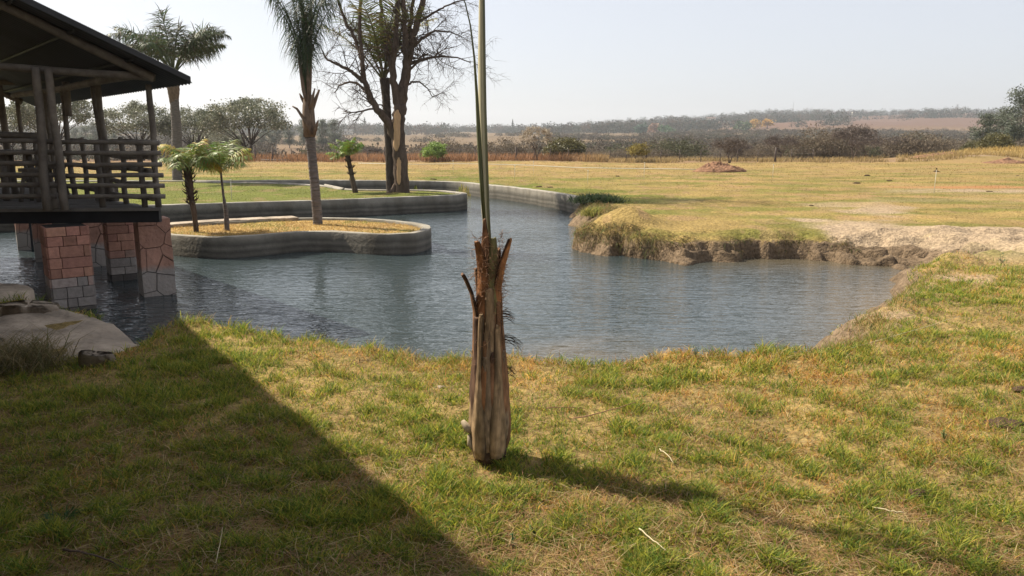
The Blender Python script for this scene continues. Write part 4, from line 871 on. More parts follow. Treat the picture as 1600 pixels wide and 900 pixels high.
for i, (px, Y, s) in enumerate(((430, 230, 1.15), (452, 245, .95), (478, 240, 1.0), (505, 225, 1.2), (522, 240, 1.0), (412, 250, .9), (148, 210, .9), (162, 215, .8), (135, 225, .8), (180, 220, .7), (120, 230, .75))):
    x, y = far(px, Y); place('gum_tree', 'euc', i, x, y, ('second', 'third', 'fourth', 'fifth', 'rightmost')[i] + ' distant hazy blue-green tree counting rightward from the broad tree' if px > 430 or i == 0 else 'leftmost distant hazy blue-green tree right of the broad tree' if px > 400 else 'hazy distant tree seen through the pavilion, %s from the left' % {148: 'third', 162: 'fourth', 135: 'second', 180: 'rightmost', 120: 'first'}[px], 'tree', 'distant blue-green trees right of the broad tree' if px > 400 else 'distant trees seen through the pavilion', s, sz=s*.9, rz=i)
for px, Y, v, s, sz, lb in ((1533, 92, 1, .75, .70, 'slimmer pale-trunked gum tree, leftmost of the tall trees at the right edge'), (1562, 104, 0, .8, .66, 'gum tree between the slim pale-trunked one and the tallest at the right edge'),
        (1592, 98, 0, 1.05, .92, 'tallest grey-green gum tree, cut by the right edge of the photo'), (1640, 104, 1, 1.25, 1.1, 'large gum tree whose crown just enters the right edge of the photo')):
    x, y = far(px, Y); place('gum_tree', 'euc', v, x, y, lb, 'tree', 'gum trees at the right edge', s, v*2+1, sz)
sb = lambda px, Y, k, v, s, sz, nm, lb, cat='bush', gr=None: place(nm, k, v, *far(px, Y), lb, cat, gr, s, v*.9, sz)
sb(1553, 70, 'olive', 0, .85, 1.1, 'bush', 'dark rounded green bush below the gum trees on the straw-coloured bank')
sb(1520, 76, 'olive', 0, .7, .9, 'bush', 'olive bush just left of the dark bush under the gum trees')
sb(1590, 80, 'olive', 0, 1.0, .8, 'bush', 'low olive bush at the foot of the tallest gum tree')
sb(680, 62.5, 'lime', 0, 1.0, 1.0, 'bush', 'small bright lime-green bush at the far edge of the field')
sb(838, 64, 'pale', 0, 1.0, .98, 'tree', 'small pale open-crowned tree right of the spear leaf at the far field edge', 'tree')
sb(882, 68, 'olive', 0, 1.1, 1.0, 'bush', 'large rounded olive bush just right of the small pale tree')
sb(997, 63, 'yellowbush', 0, .9, .9, 'bush', 'small yellow-green bush standing before the grey scrub left of the soil heap')
sb(1139, 60, 'acacia', 0, .8, .78, 'acacia', 'small dark flat-topped thorn tree directly behind the soil heap', 'tree')
sb(1068, 76, 'darkscrub', 1, 1.2, 1.0, 'bush', 'dark green rounded bush left of and behind the thorn tree at the soil heap')
sb(1220, 74, 'acacia', 1, .85, .95, 'acacia', 'grey thorn tree on a short dark trunk, first to the right of the heap tree', 'tree')
sb(1332, 72, 'acacia', 0, 1.25, 1.25, 'acacia', 'largest flat-topped thorn tree with pale forked trunk in the scrub right of centre', 'tree')
sb(1352, 69, 'acacia', 1, .75, .8, 'acacia', 'low thorn tree close to the right of the largest flat-topped one', 'tree')
sb(1432, 84, 'darkscrub', 0, 1.1, 1.25, 'bush', 'greenish dense bush in the scrub behind the left end of the straw bank')
sb(1455, 78, 'scrub', 2, .9, .9, 'bush', 'grey bush behind the top of the straw-coloured bank')
sb(1250, 80, 'scrub', 3, .9, 1.0, 'bush', 'round grey thorn bush between the two flat-topped thorn trees')
used = [far(p_, y_) for p_, y_ in ((680, 62), (838, 64), (882, 68), (997, 63), (1139, 60), (1220, 74), (1332, 72), (1068, 76))]
n_ = 0; belt = []; rb = random.Random(77)
while n_ < 235:
    px = rb.uniform(480, 1640); Y = rb.uniform(74, 150); 
    if px < 700 and rb.random() < .2: continue
    if px < 640 and Y < 84: continue
    if rb.random() > .35 + (Y < 110)*.5: continue
    x, y = far(px, Y)
    if any(abs(a-x) < 1.6 and y < b+2 for a, b in used): continue
    k = 'scrub' if rb.random() < .76 else ('darkscrub' if rb.random() < .6 else 'acacia'); s = rb.uniform(.4, 1.22)*(1 if px < 1050 else 1.08)
    belt.append((px, Y, x, y, k, s, rb.randrange(5), rb.uniform(0, 6), s*rb.uniform(.8, 1.15)*(.85 if px < 1050 else 1.05))); n_ += 1
ORD = 'first second third fourth fifth sixth seventh eighth ninth tenth eleventh twelfth thirteenth fourteenth fifteenth sixteenth seventeenth eighteenth nineteenth twentieth'.split()+['twenty-'+q for q in 'first second third fourth fifth sixth seventh eighth ninth'.split()]+['thirtieth']
cnt = {}; LB = {'scrub': 'grey-brown thorn bush', 'darkscrub': 'dark olive-grey thorn bush', 'acacia': 'flat-topped grey thorn tree'}
for px, Y, x, y, k, s, v, rz, sz in sorted(belt):
    zone = 'behind the lime bush' if px < 745 else 'behind the olive bush' if px < 960 else 'behind the soil heap' if px < 1180 else 'behind the bare field' if px < 1400 else 'by the gum trees'
    row = 'front' if Y < 92 else 'second' if Y < 108 else 'third' if Y < 128 else 'back'; c_ = cnt[(zone, row, k)] = cnt.get((zone, row, k), 0)+1
    place('thorn_bush' if k != 'acacia' else 'thorn_tree', k, v, x, y, '%s %s from the left, %s row %s' % (ORD[c_-1], LB[k], row, zone), 'bush' if k != 'acacia' else 'tree', 'thorn scrub beyond the field', s, rz, sz)
# far scrub and hill woodland, one mass each
def mass(name, n, pick, size, sizez, cols, label, per=26, leaf=.45, seed=5):
    rng = np.random.default_rng(seed); P = []; Cc = []; Ls = []
    while len(P) < n:
        px, Y = pick(rng)
        if px is None: continue
        x, y = far(px, Y); s = rng.uniform(.6, 1.35); P.append((x, y, s)); Cc.append(cols[rng.integers(len(cols))])
    P = np.array(P); Z_ = far_z(P[:, 0], P[:, 1]); Cc = np.array(Cc)*rng.uniform(.8, 1.2, (n, 1))
    v = rng.normal(size=(n, per, 3)); v /= np.linalg.norm(v, axis=2)[:, :, None]; v[:, :, 2] = np.abs(v[:, :, 2]); v *= rng.uniform(.55, 1.0, (n, per, 1))
    asp = rng.uniform(.75, 1.35, n)
    q = np.stack([P[:, 0, None]+v[..., 0]*size*P[:, 2, None], P[:, 1, None]+v[..., 1]*size*P[:, 2, None], Z_[:, None]+.08*size+v[..., 2]*sizez*(P[:, 2]*asp)[:, None]], -1).reshape(-1, 3)
    sc = np.repeat(P[:, 2], per)[:, None]*leaf; V, Fc, c = leaves(q, 1.0, np.repeat(Cc, per, 0), rng, aspect=.75, colvar=.3)
    cen = np.repeat(q, 4, 0); V = cen+(V-cen)*np.repeat(sc, 4, 0)*size
    return tag(npmesh(name, V, [Fc], M['scrub'], c), label, None, None, 'stuff')
def pick1(rng):
    px = rng.uniform(0, 1700); Y = 140*(rng.uniform(1, 4.2)**1.0); dens = fbm(np.array([px/90.]), np.array([Y/60.]), 3, 61)[0]+(.18 if px > 1000 else -.08 if px > 420 else .1)-(.10 if Y > 300 and px < 1050 else 0)
    return (px, Y) if dens > .47 else (None, None)
mass('distant_scrub', 5200, pick1, 2.6, 2.1, [(.085, .068, .05), (.10, .082, .062), (.06, .062, .038), (.09, .072, .05)], 'grey-brown thorn scrub spreading over the valley', 90, .17, 3)
def pick2(rng):
    px = rng.uniform(0, 1700); Y = rng.uniform(700, 1480)
    dens = fbm(np.array([px/110.]), np.array([Y/120.]), 3, 62)[0]
    dens += .12*(950 < Y) + (.10 if 850 < px < 1250 else 0) - (.22 if px > 1330 and Y < 1300 else 0)+(.1 if px > 1150 and Y > 1330 else 0)
    return (px, Y) if dens > .52 else (None, None)
mass('hill_woodland', 4200, pick2, 6.5, 8.0, [(.022, .034, .02), (.035, .045, .025), (.05, .045, .03), (.08, .05, .03), (.028, .04, .028)], 'blue-green woodland covering the distant ridge', 80, .20, 4)
# a few trees and houses that stand out on the ridge
for i, (px, Y, c, w_, h_, lb) in enumerate(((1178, 700, (.45, .26, .03), 5, 4.5, 'bright yellow autumn tree on the distant slope, left of the other yellow one'), (1197, 710, (.48, .27, .03), 5, 4.5, 'bright yellow autumn tree on the distant slope, right of the other yellow one'),
        (1040, 640, (.06, .13, .04), 6, 4.5, 'fresh green tree on the distant slope above the soil heap'), (1000, 640, (.035, .08, .045), 4.5, 5, 'dark blue-green tree on the distant slope left of the fresh green one'),
        (1160, 620, (.07, .11, .04), 7, 4.5, 'green tree just below the two yellow trees on the slope'), (1020, 660, (.24, .13, .07), 5, 5, 'russet tree on the distant slope beside the fresh green one'))):
    rng = np.random.default_rng(90+i); x, y = far(px, Y); p, cs, wv = clumps(rng, 26, 26, w_, h_, h_*.8, 1.1, .55, lo=-.4); t = thing('tree', lb, 'tree', (x, y, tz(x, y)))
    V, Fc, cc = leaves(p, 1.5, np.tile(np.array(c), (len(p), 1))*rng.uniform(.8, 1.2, (len(p), 1)), rng, aspect=.7); npmesh('crown', V, [Fc], M['leaf'], cc, t)
    mb = MB(); mb.tube([(0, 0, -.5), (.1, 0, h_*.5), (0, 0, h_*1.2)], [.45, .35, .15], 6); mb.build('trunk', M['bark'], t)
rng = np.random.default_rng(99)
for px, Y, h_, lb in ((571, 900, 16, 'dark pointed conifer standing out on the ridge left of the bare tree trunk'), (541, 940, 10, 'dark rounded conifer on the ridge left of the taller pointed one'), (801, 1000, 17, 'dark conifer poking above the ridge trees right of the spear leaf')):
    x, y = far(px, Y); t = thing('conifer', lb, 'tree', (x, y, tz(x, y))); n = 900; u = rng.uniform(.12, 1, n); a = rng.uniform(0, 6.28, n); r = h_*.27*(1.05-u)*(.7+.3*np.sin(u*38))*rng.uniform(.3, 1, n)
    V, Fc, cc = leaves(np.stack([r*np.cos(a), r*np.sin(a), u*h_], -1), .9, np.tile(np.array((.03, .05, .03)), (n, 1)), rng); npmesh('crown', V, [Fc], M['leaf'], cc, t)
    mb = MB(); mb.tube([(0, 0, -.5), (0, 0, h_*.9)], [.4, .1], 6); mb.build('trunk', M['bark'], t)
for i, (px, Y, wd, m_, lb) in enumerate(((1109, 1150, 12, 'plaster', 'white walled house among the ridge trees above the soil heap'), (1333, 1250, 10, 'plaster', 'small white house in the ridge trees above the largest thorn tree'),
        (541, 760, 14, 'plaster', 'low white farm building on the slope left of the bare tree'), (950, 820, 8, 'plaster', 'small pale house half hidden by woodland right of the pale tree'), (1478, 1150, 16, 'tile', 'long red-roofed shed on the bare red slope left of the gum trees'))):
    x, y = far(px, Y); z = tz(x, y); t = thing('house', lb, 'house', (x, y, z)); h_ = 3.2 if i != 4 else 2.6; lift = 3.0 if i < 2 else 0
    mb = MB(); mb.box((0, 0, h_/2-1+lift/2), (wd, 6, h_+2+lift)); mb.build('wall', M[m_], t, smooth=False); zt = h_+lift
    mb = MB(); a_, b_ = wd/2+.5, 3.5; mb.add([(-a_, -b_, zt), (a_, -b_, zt), (a_, b_, zt), (-a_, b_, zt), (-a_, 0, zt+1.7), (a_, 0, zt+1.7)], [(0, 1, 5, 4), (2, 3, 4, 5), (0, 4, 3), (1, 2, 5), (3, 2, 1, 0)]); mb.build('roof', M['tile' if i in (0, 4) else 'roof'], t, smooth=False)
    for k in (-1, 1):
        mb = MB(); mb.box((k*wd*.25, -3.02, 1.4+lift), (1.2, .08, 1.1)); mb.build('window', M['black'], t, smooth=False)
for i, (px, Y, h_, lb) in enumerate(((1236, 1400, 22, 'thin radio mast on the ridge above the soil heap'), (1490, 1460, 17, 'lattice power pylon on the bare ridge left of the gum trees'), (1508, 1480, 12, 'short pole with crossarm on the bare ridge beside the pylon'), (1265, 1420, 14, 'short thin pole on the ridge right of the radio mast'))):
    x, y = far(px, Y); t = thing('mast' if i in (0, 3) else 'power_pylon', lb, 'mast' if i in (0, 3) else 'pylon', (x, y, tz(x, y)))
    mb = MB()
    if i in (0, 3): mb.tube([(0, 0, 0), (0, 0, h_)], [.35, .2], 4)
    else:
        for a, b in ((-1, -1), (1, -1), (1, 1), (-1, 1)): mb.tube([(a*1.6, b*1.6, 0), (a*.35, b*.35, h_)], .16, 4)
        for k in range(1, 6): z = h_*k/6; q = 1.6-1.25*k/6; mb.tube([(-q, -q, z), (q, -q, z+h_/7)], .1, 3); mb.tube([(q, -q, z), (-q, -q, z+h_/7)], .1, 3)
    mb.build('tower', M['wire'], t, smooth=False)
    if i in (1, 2):
        for z in (h_*.98, h_*.84): mb = MB(); mb.tube([(-3, 0, z), (3, 0, z)], .2, 4); mb.build('crossarm', M['wire'], t, smooth=False)
# ---------------------------------------------------------------- fence, hose, marker rods, heap
t = thing('wire_fence', 'low wire fence on dark thin posts along the far edge of the field', 'fence'); fpt = []
for i in range(31):
    px = 398+i*29+R.uniform(-4, 4); Y = 66-(max(0, px-900)/350)*4; x, y = far(px, Y); z = tz(x, y); fpt.append(Vector((x, y, z))); thick = i in (0, 1) or i % 7 == 0
    mb = MB(); mb.tube([(x, y, z-.2), (x+R.gauss(0, .03), y, z+(1.15 if thick else 1.0))], .085 if thick else .035, 6); mb.build('post', M['post'], t)
for hgt in (.35, .65, .95):
    mb = MB(); mb.tube([p+Vector((0, 0, hgt)) for p in fpt], .010, 3, cap=False); mb.build('wire', M['wire'], t, smooth=False)
mb = MB(); pp = []
for px, py in ((560, 252), (650, 253.5), (700, 253), (760, 253.5), (830, 254.5), (900, 257), (970, 258), (1040, 259), (1100, 260)): q = W(px, py, .25); pp.append((q[0], q[1], tz(*q)+.10))
mb.tube(pp, .018, 5); tag(mb.build('hose', M['string']), 'long pale hose lying along the back of the field', 'hose')
mb = MB(); pp = []
for px, py in ((470, 251), (420, 251.5), (395, 250)): q = W(px, py, 0); pp.append((q[0], q[1], tz(*q)+.1))
mb.tube(pp, .07, 5); tag(mb.build('fallen_pole', M['log']), 'grey fallen pole at the foot of the broad grey-green tree', 'pole')
for px, y0, y1, lb in ((362, 312, 283, 'thin white rod on the lawn right of the two young island palms'), (708, 271, 252, 'thin pale rod in the field just left of the spear leaf'), (804, 283, 261, 'thin pale rod in the field first right of the spear leaf'),
        (833, 273, 253, 'thin pale rod in line with the small pale tree'), (918, 287, 268, 'short thin rod in the field above the end of the channel wall'), (1006, 283, 257, 'thin rod in the field left of the soil heap'),
        (1207, 279, 259, 'thin pale rod in the field just right of the soil heap'), (1459, 303, 266, 'tall white rod with dark tip beside the red soil track')):
    x, y = W(px, y0); z = tz(x, y); h_ = max(.3, (y0-y1)/F*y); t = thing('marker_rod', lb, 'rod', (x, y, z), 0, 'marker rods in the field'); mb = MB(); mb.tube([(0, 0, -.1), (.01, 0, h_)], .007 if y < 40 else .010, 5); mb.build('rod', M['string'], t)
    mb = MB(); mb.tube([(.01, 0, h_-.004), (.01, 0, h_+.05)], .02, 6); mb.build('tip', M['clod' if px == 1459 else 'string'], t)
def heap(name, px, py, wd, dp, h_, label, seed, m='soil'):
    x, y = W(px, py); z = tz(x, y); G = []; n = 60
    for i in range(n+1):
        row = []
        for j in range(n+1):
            a = (i/n*2-1); b = (j/n*2-1); r = math.hypot(a, b*1.0); v = Vector((a*3+seed, b*3, seed)); k = max(0, 1-r)**.65
            hh = h_*k*(.75+.5*mnoise.noise(v*.6)+.35*abs(mnoise.noise(v*2.2))+.22*mnoise.noise(v*6))-.05*(r > .97)
            row.append((x+a*wd/2+.05*mnoise.noise(v*4), y+b*dp/2, z+hh-.02))
        G.append(row)
    mb = MB(); mb.grid(G); return tag(mb.build(name, M[m]), label, 'soil heap')
heap('soil_heap', 1124, 268, 3.0, 1.8, .62, 'low heap of reddish-brown crumbly soil in the field', 3)
heap('soil_heap', 1478, 252, 5.5, 2.2, .55, 'long low greyish-brown heap of dug soil along the straw-coloured bank', 6)
heap('soil_heap', 1575, 256, 4.0, 1.8, .40, 'low reddish soil heap near the right edge below the dark bush', 8)
def lump(name, x, y, r, label, m, group, cat, seed, fl=.6):
    import bmesh
    bm = bmesh.new(); bmesh.ops.create_icosphere(bm, subdivisions=3, radius=r)
    for v in bm.verts: k = 1+.45*mnoise.noise(v.co/r*1.6+Vector((seed, 0, 0)))+.18*mnoise.noise(v.co/r*5); v.co = Vector((v.co.x*k*1.25, v.co.y*k, v.co.z*k*fl))
    me = bpy.data.meshes.new(name); bm.to_mesh(me); bm.free(); o = fin(me, name, M[m]); o.location = (x, y, tz(x, y)+r*fl*.35); return tag(o, label, cat, group)
CL = ((843, 292, 'left clod of the pair behind the channel wall'), (860, 293, 'right clod of the pair behind the channel wall'), (897, 301, 'dark clod just above the end of the channel wall'), (965, 276, 'dark flat clod in the field above the shaded strip'),
      (1010, 262, 'dark clod left of the soil heap near the hose'), (1339, 287, 'dark clod in the field below the largest thorn tree'), (1355, 275, 'small dark clod beyond the one below the largest thorn tree'), (1207, 275, 'dark clod at the foot of the rod right of the heap'),
      (1546, 299, 'dark clod on the bare track at the right'), (1268, 320, 'small clod in the pale grass above the eroded bank'), (1390, 283, 'small brown clod left of the tall white rod'), (1463, 268, 'dark clod behind the tall white rod'), (1590, 274, 'flat dark clod near the right edge of the field'), (677, 281, 'brown clod on the grass right of the bare tree'))
for i, (px, py, lb) in enumerate(CL):
    x, y = W(px, py); lump('soil_clod', x, y, .006*y**.85*R.uniform(.5, 1.0), lb, 'clod', 'soil clods in the field', 'clod', i*3.1, .35)
for px, py, r, lb, m, fl in ((1572, 668, .085, 'dark crumbly dung pat near the right edge of the near grass', 'clod', .4), (1600, 670, .06, 'second dung pat cut by the right edge of the photo', 'clod', .45), (1548, 668, .035, 'small lump left of the dung pat at the right', 'clod', .6), (1598, 616, .05, 'dark stone at the right edge above the dung pats', 'clod', .6),
        (688, 606, .022, 'small dark grey stone in the straw left of the palm trunk', 'rock', .6), (1435, 772, .035, 'dark lump in the green grass at the lower right', 'clod', .7)):
    x, y = W(px, py); lump('soil_lump' if m == 'clod' else 'stone', x, y, r, lb, m, None, 'lump' if m == 'clod' else 'stone', px*.1, fl)
# ---------------------------------------------------------------- grass
def blades(x, y, z, h, w_, lean, az, col, bend=.5, tipc=1.15):
    n = len(x); dx = np.cos(az); dy = np.sin(az); fa = RN.uniform(0, 2*pi, n); sx = np.cos(fa)*w_/2; sy = np.sin(fa)*w_/2
    def pt(t, k):
        up = h*np.cos(lean+bend*t)*t; ou = h*np.sin(lean+bend*t)*t
        return np.stack([x+dx*ou+sx*k, y+dy*ou+sy*k, z+up], -1)
    V = np.stack([pt(0, 1), pt(0, -1), pt(.55, -.8), pt(.55, .8), pt(1., 0)], 1).reshape(-1, 3); b = np.arange(n)[:, None]*5
    c = np.stack([col*.8, col*.8, col, col, col*tipc], 1).reshape(-1, 3)
    return V, np.concatenate([b+np.array([0, 1, 2, 3])]), np.concatenate([b+np.array([3, 2, 4])]), c
def grassobj(name, parts, label, kind='stuff'):
    V = []; Q = []; T = []; Cc = []; o = 0
    for v, q, t, c in parts: V.append(v); Q.append(q+o); T.append(t+o); Cc.append(c); o += len(v)
    ob = npmesh(name, np.concatenate(V), [np.concatenate(Q), np.concatenate(T)], M['blade'], np.clip(np.concatenate(Cc), 0, 1)); return tag(ob, label, None, None, kind)
GCOL = np.array([(.58, .34, .085), (.13, .205, .028), (.34, .33, .045), (.40, .18, .055), (.56, .43, .20), (.07, .125, .02)])
def neargrass(n, y0, y1, sc, pw=1.3, xr=None):
    u = RN.uniform(0, 1, n); y = (y0**(1-pw)+u*(y1**(1-pw)-y0**(1-pw)))**(1/(1-pw)); xw = y*.74+1.0
    x = RN.uniform(-1, 1, n)*xw if xr is None else RN.uniform(xr[0], xr[1], n)
    tu = fbm(x*8, y*8, 3, 71); keep = RN.uniform(0, 1, n) < np.clip(.25+1.9*(tu-.33), .12, 1)
    x = x[keep]; y = y[keep]; tu = tu[keep]; z, sd = terrain(x, y, True); rockz = (psd([(-7.2, 7.5), (-5.5, 7.6), (-4.6, 7.5), (-3.9, 7.1), (-3.35, 6.55), (-2.95, 6.1), (-3.2, 5.75), (-3.8, 5.75), (-4.3, 6.1), (-5.0, 6.7)], x, y) > .06)
    sandy = np.clip(sst(5.6, 7.2, x)*sst(9.6, 11, y)+.95*np.clip(np.exp(-(((x-3.0)/.45)**2+((y-6.75)/.5)**2))+np.exp(-(((x-4.4)/.6)**2+((y-8.6)/.35)**2))+np.exp(-(((x-3.5)/.5)**2+((y-7.35)/.35)**2))+np.exp(-(((x-5.4)/.8)**2+((y-9.6)/.4)**2)), 0, 1)*sst(.33, .46, fbm(x*2.4, y*2.4, 3, 36)), 0, 1); k = (z > WL+.04) & ~((sd > .25)) & ~rockz & (RN.uniform(0, 1, len(x)) > sandy) & (np.hypot(x-bx, y-by) > .085)
    x = x[k]; y = y[k]; z = z[k]; tu = tu[k]; sd = sd[k]; m = len(x)
    gp = fbm(x*1.3, y*1.5, 4, 72)+.06+.14*sst(4.6, 2.6, y)-.14*sst(4.2, 5.4, y)*sst(4, 1, np.abs(x-.4))+.16*sst(-.4, -1.6, x)+.10*np.exp(-((x-1.6)/.9)**2-((y-3)/1.0)**2); fp_ = fbm(x*6, y*6, 2, 73)
    pg = .12+.88*sst(.34, .60, gp*.6+fp_*.4+RN.normal(0, .05, m)); r = RN.uniform(0, 1, m); isg = r < pg*.92
    r2 = RN.uniform(0, 1, m); idx = np.where(isg, np.where(r2 < .38, 1, np.where(r2 < .88, 2, 5)), np.where(r2 < .55, 0, np.where(r2 < .78, 3, 4)))
    col = GCOL[idx]*RN.uniform(.7, 1.3, (m, 1)); tall = sst(.45, .75, tu)
    h = np.where(isg, RN.uniform(.022, .055, m)*(1+.9*tall), RN.uniform(.022, .07, m)*(1+.5*tall)); lean = np.where(isg, RN.uniform(.0, .55, m), np.abs(RN.normal(.9, .45, m)))
    edge = np.exp(-((sd+.05)/.16)**2); h = h*(1+.4*edge*(x < 2.4))*np.where((x > 2.8) & (y > 6.6), .75, 1)
    return blades(x, y, z-.004, h*sc, RN.uniform(.003, .0058, m)*sc**1.1, lean, RN.uniform(0, 2*pi, m), col)
straw = []
def lying(n, y0, y1, sc):                                              # dead stalks lying criss-cross on the turf
    u = RN.uniform(0, 1, n); y = 1/(1/y0+u*(1/y1-1/y0)); x = RN.uniform(-1, 1, n)*(y*.74+1); p = fbm(x*1.6, y*1.6, 3, 81); k = (RN.uniform(0, 1, n) < .18+.82*sst(.40, .60, p)); x = x[k]; y = y[k]; z, sd = terrain(x, y, True); k = (sd < 0) & (np.hypot(x-bx, y-by) > .1) & ~(psd([(-7.2, 7.5), (-5.5, 7.6), (-4.6, 7.5), (-3.9, 7.1), (-3.35, 6.55), (-2.95, 6.1), (-3.2, 5.75), (-3.8, 5.75), (-4.3, 6.1), (-5.0, 6.7)], x, y) > .0); x = x[k]; y = y[k]; z = z[k]; m = len(x)
    cc = np.array([(.48, .37, .19), (.36, .22, .10), (.27, .15, .08)])[RN.integers(0, 3, m)]*RN.uniform(.75, 1.25, (m, 1))
    return blades(x, y, z+RN.uniform(.004, .03, m), RN.uniform(.04, .14, m)*sc, RN.uniform(.0022, .0045, m)*sc, RN.uniform(1.25, 1.5, m), RN.uniform(0, 2*pi, m), cc, bend=.12)
grassobj('grass', [neargrass(720000, 1.9, 6.6, 1.0), neargrass(150000, 5.0, 9.0, 1.25, 1.3, (-.5, 9)), neargrass(90000, 8.0, 12.4, 1.5, 1.3, (4, 10.5)), neargrass(26000, 5.4, 8.2, 1.3, 1.3, (-6, -2)), lying(100000, 1.9, 8, 1.0)], 'mixed green and straw-coloured grass covering the near bank')
def fieldgrass(n, y0, y1, sc, dens=None, pw=1.2):
    u = RN.uniform(0, 1, n); y = (y0**(1-pw)+u*(y1**(1-pw)-y0**(1-pw)))**(1/(1-pw)); x = RN.uniform(-1, 1, n)*(y*.70+1.5)
    z, sd = terrain(x, y, True); k = (z > WL+.1) & (sd < .12) & (RN.uniform(0, 1, n) < .2+1.4*(fbm(x*1.5, y*1.5, 3, 83)-.3)); isl = psd(ISLE, x, y); law = psd(LAWN, x, y)
    k &= ~((np.abs(isl) < .12) | (np.abs(law) < .12) | ((y > 21.6) & (np.abs(sd) < .16))); bare = sst(.50, .66, fbm(x*.45+9, y*.5, 4, 25))*sst(2.8, 5.5, x)*sst(24, 17, y); k &= RN.uniform(0, 1, n) > bare*.8
    k &= ~((x > 5.5) & (y < 15.5) & (y > 10.5) & (RN.uniform(0, 1, n) < .95*sst(.36, .5, fbm(x*1.2, y*1.2, 3, 29))))
    x = x[k]; y = y[k]; z = z[k]; sd = sd[k]; isl = isl[k]; m = len(x); c = groundcol(x, y, np.zeros(m), sd*0-1)*RN.uniform(.72, 1.28, (m, 1)); c = c*np.where(isl > 0, 1.05, 1.0)[:, None]
    f = y/14*sc; return blades(x, y, z-.01, RN.uniform(.02, .05, m)*f**.55, RN.uniform(.004, .008, m)*f, np.abs(RN.normal(.5, .35, m)), RN.uniform(0, 2*pi, m), c)
xi = RN.uniform(-7, -1.6, 26000); yi = RN.uniform(13.3, 17, 26000); ki = psd(ISLE, xi, yi) > .12; xi = xi[ki]; yi = yi[ki]; zi = terrain(xi, yi); mi = len(xi)
gi = (RN.uniform(0, 1, mi) < sst(.5, .65, fbm(xi*1.5, yi*1.5, 3, 90))*.6); ci = np.where(gi[:, None], np.array((.18, .2, .04)), np.array((.40, .26, .09)))*RN.uniform(.7, 1.3, (mi, 1))
isle_g = blades(xi, yi, zi, RN.uniform(.03, .08, mi), RN.uniform(.004, .009, mi), np.abs(RN.normal(.6, .4, mi)), RN.uniform(0, 2*pi, mi), ci)
grassobj('field_grass', [fieldgrass(260000, 12.6, 62, 1.0), isle_g], 'short green and straw grass over the field, the lawn and the island')
# tufts hanging over the undercut banks
n = 60000; x = .9+5.3*RN.uniform(0, 1, n)**1.4; y = RN.uniform(12.8, 21, n); sp0 = psd(POND, x, y); z, sd = terrain(x, y, True); k = (sd > -.30) & (sd < .22) & (z > -.33) & (fbm(x*2.2, y*2.2, 3, 95) > np.where(x < 3.0, .34, .50)); x = x[k]; y = y[k]; z = z[k]; m = len(x)
cc = np.where((RN.uniform(0, 1, m) < .38)[:, None], np.array((.12, .14, .035)), np.array((.22, .15, .065)))*RN.uniform(.4, 1.3, (m, 1))
hang = blades(x, y, z, RN.uniform(.07, .26, m)*np.where(x < 3, 1.4, .8), RN.uniform(.006, .012, m), RN.uniform(.4, 1.5, m), RN.normal(-1.7, .8, m), cc, bend=1.1)
n = 9000; px = RN.uniform(330, 1420, n); q = np.array([W(a, 470) for a in px]); P = np.array(POND[1:18]); seg = RN.integers(0, len(P)-1, n); tt = RN.uniform(0, 1, n)[:, None]; q = P[seg]*(1-tt)+P[seg+1]*tt+RN.normal(0, .10, (n, 2)); z, sd = terrain(q[:, 0], q[:, 1], True)
k = (sd > -.4) & (sd < .25) & (z > WL+.05) & (fbm(q[:, 0]*3, q[:, 1]*3, 3, 96) > .45); q = q[k]; z = z[k]; m = len(q)
cc = np.where((RN.uniform(0, 1, m) < .5)[:, None], np.array((.16, .20, .035)), np.array((.34, .22, .09)))*RN.uniform(.6, 1.3, (m, 1))
fr = blades(q[:, 0], q[:, 1], z, RN.uniform(.05, .15, m), RN.uniform(.003, .005, m), np.abs(RN.normal(.3, .4, m)), RN.uniform(0, 6.28, m), cc)
grassobj('bank_grass', [hang, fr], 'longer dry and green tufts fringing the pond banks')
n = 42000; px = RN.uniform(300, 1700, n); Y = 62+14*RN.beta(1.2, 1.6, n); Y = Y-np.clip(px-900, 0, 400)/350*2; x = (px-800)/F*(Y*cos(PITCH)+.3); dn = fbm(x*.35, Y*.6, 3, 97); k = dn > .40+.12*((px > 1050)&(px < 1400)); x = x[k]; Y = Y[k]; px = px[k]; z = far_z(x, Y); m = len(x)
rd_ = sst(1000, 850, px)[:, None]; cc = (np.array((.25, .135, .07))*rd_+np.array((.30, .22, .10))*(1-rd_))*RN.uniform(.65, 1.4, (m, 1)); bk_ = np.exp(-(((x-44)/10)**2)); cc = cc*(1-bk_[:, None])+np.array((.44, .32, .12))*bk_[:, None]*RN.uniform(.8, 1.2, (m, 1))
hh = RN.uniform(.35, .95, m)*np.where(px < 950, 1, .6); grassobj('dry_grass_fringe', [blades(x, Y, z-.05, hh, RN.uniform(.03, .06, m), np.abs(RN.normal(.15, .15, m)), RN.uniform(0, 6.28, m), cc, bend=.3)], 'tall reddish dry grass along the far edge of the field')
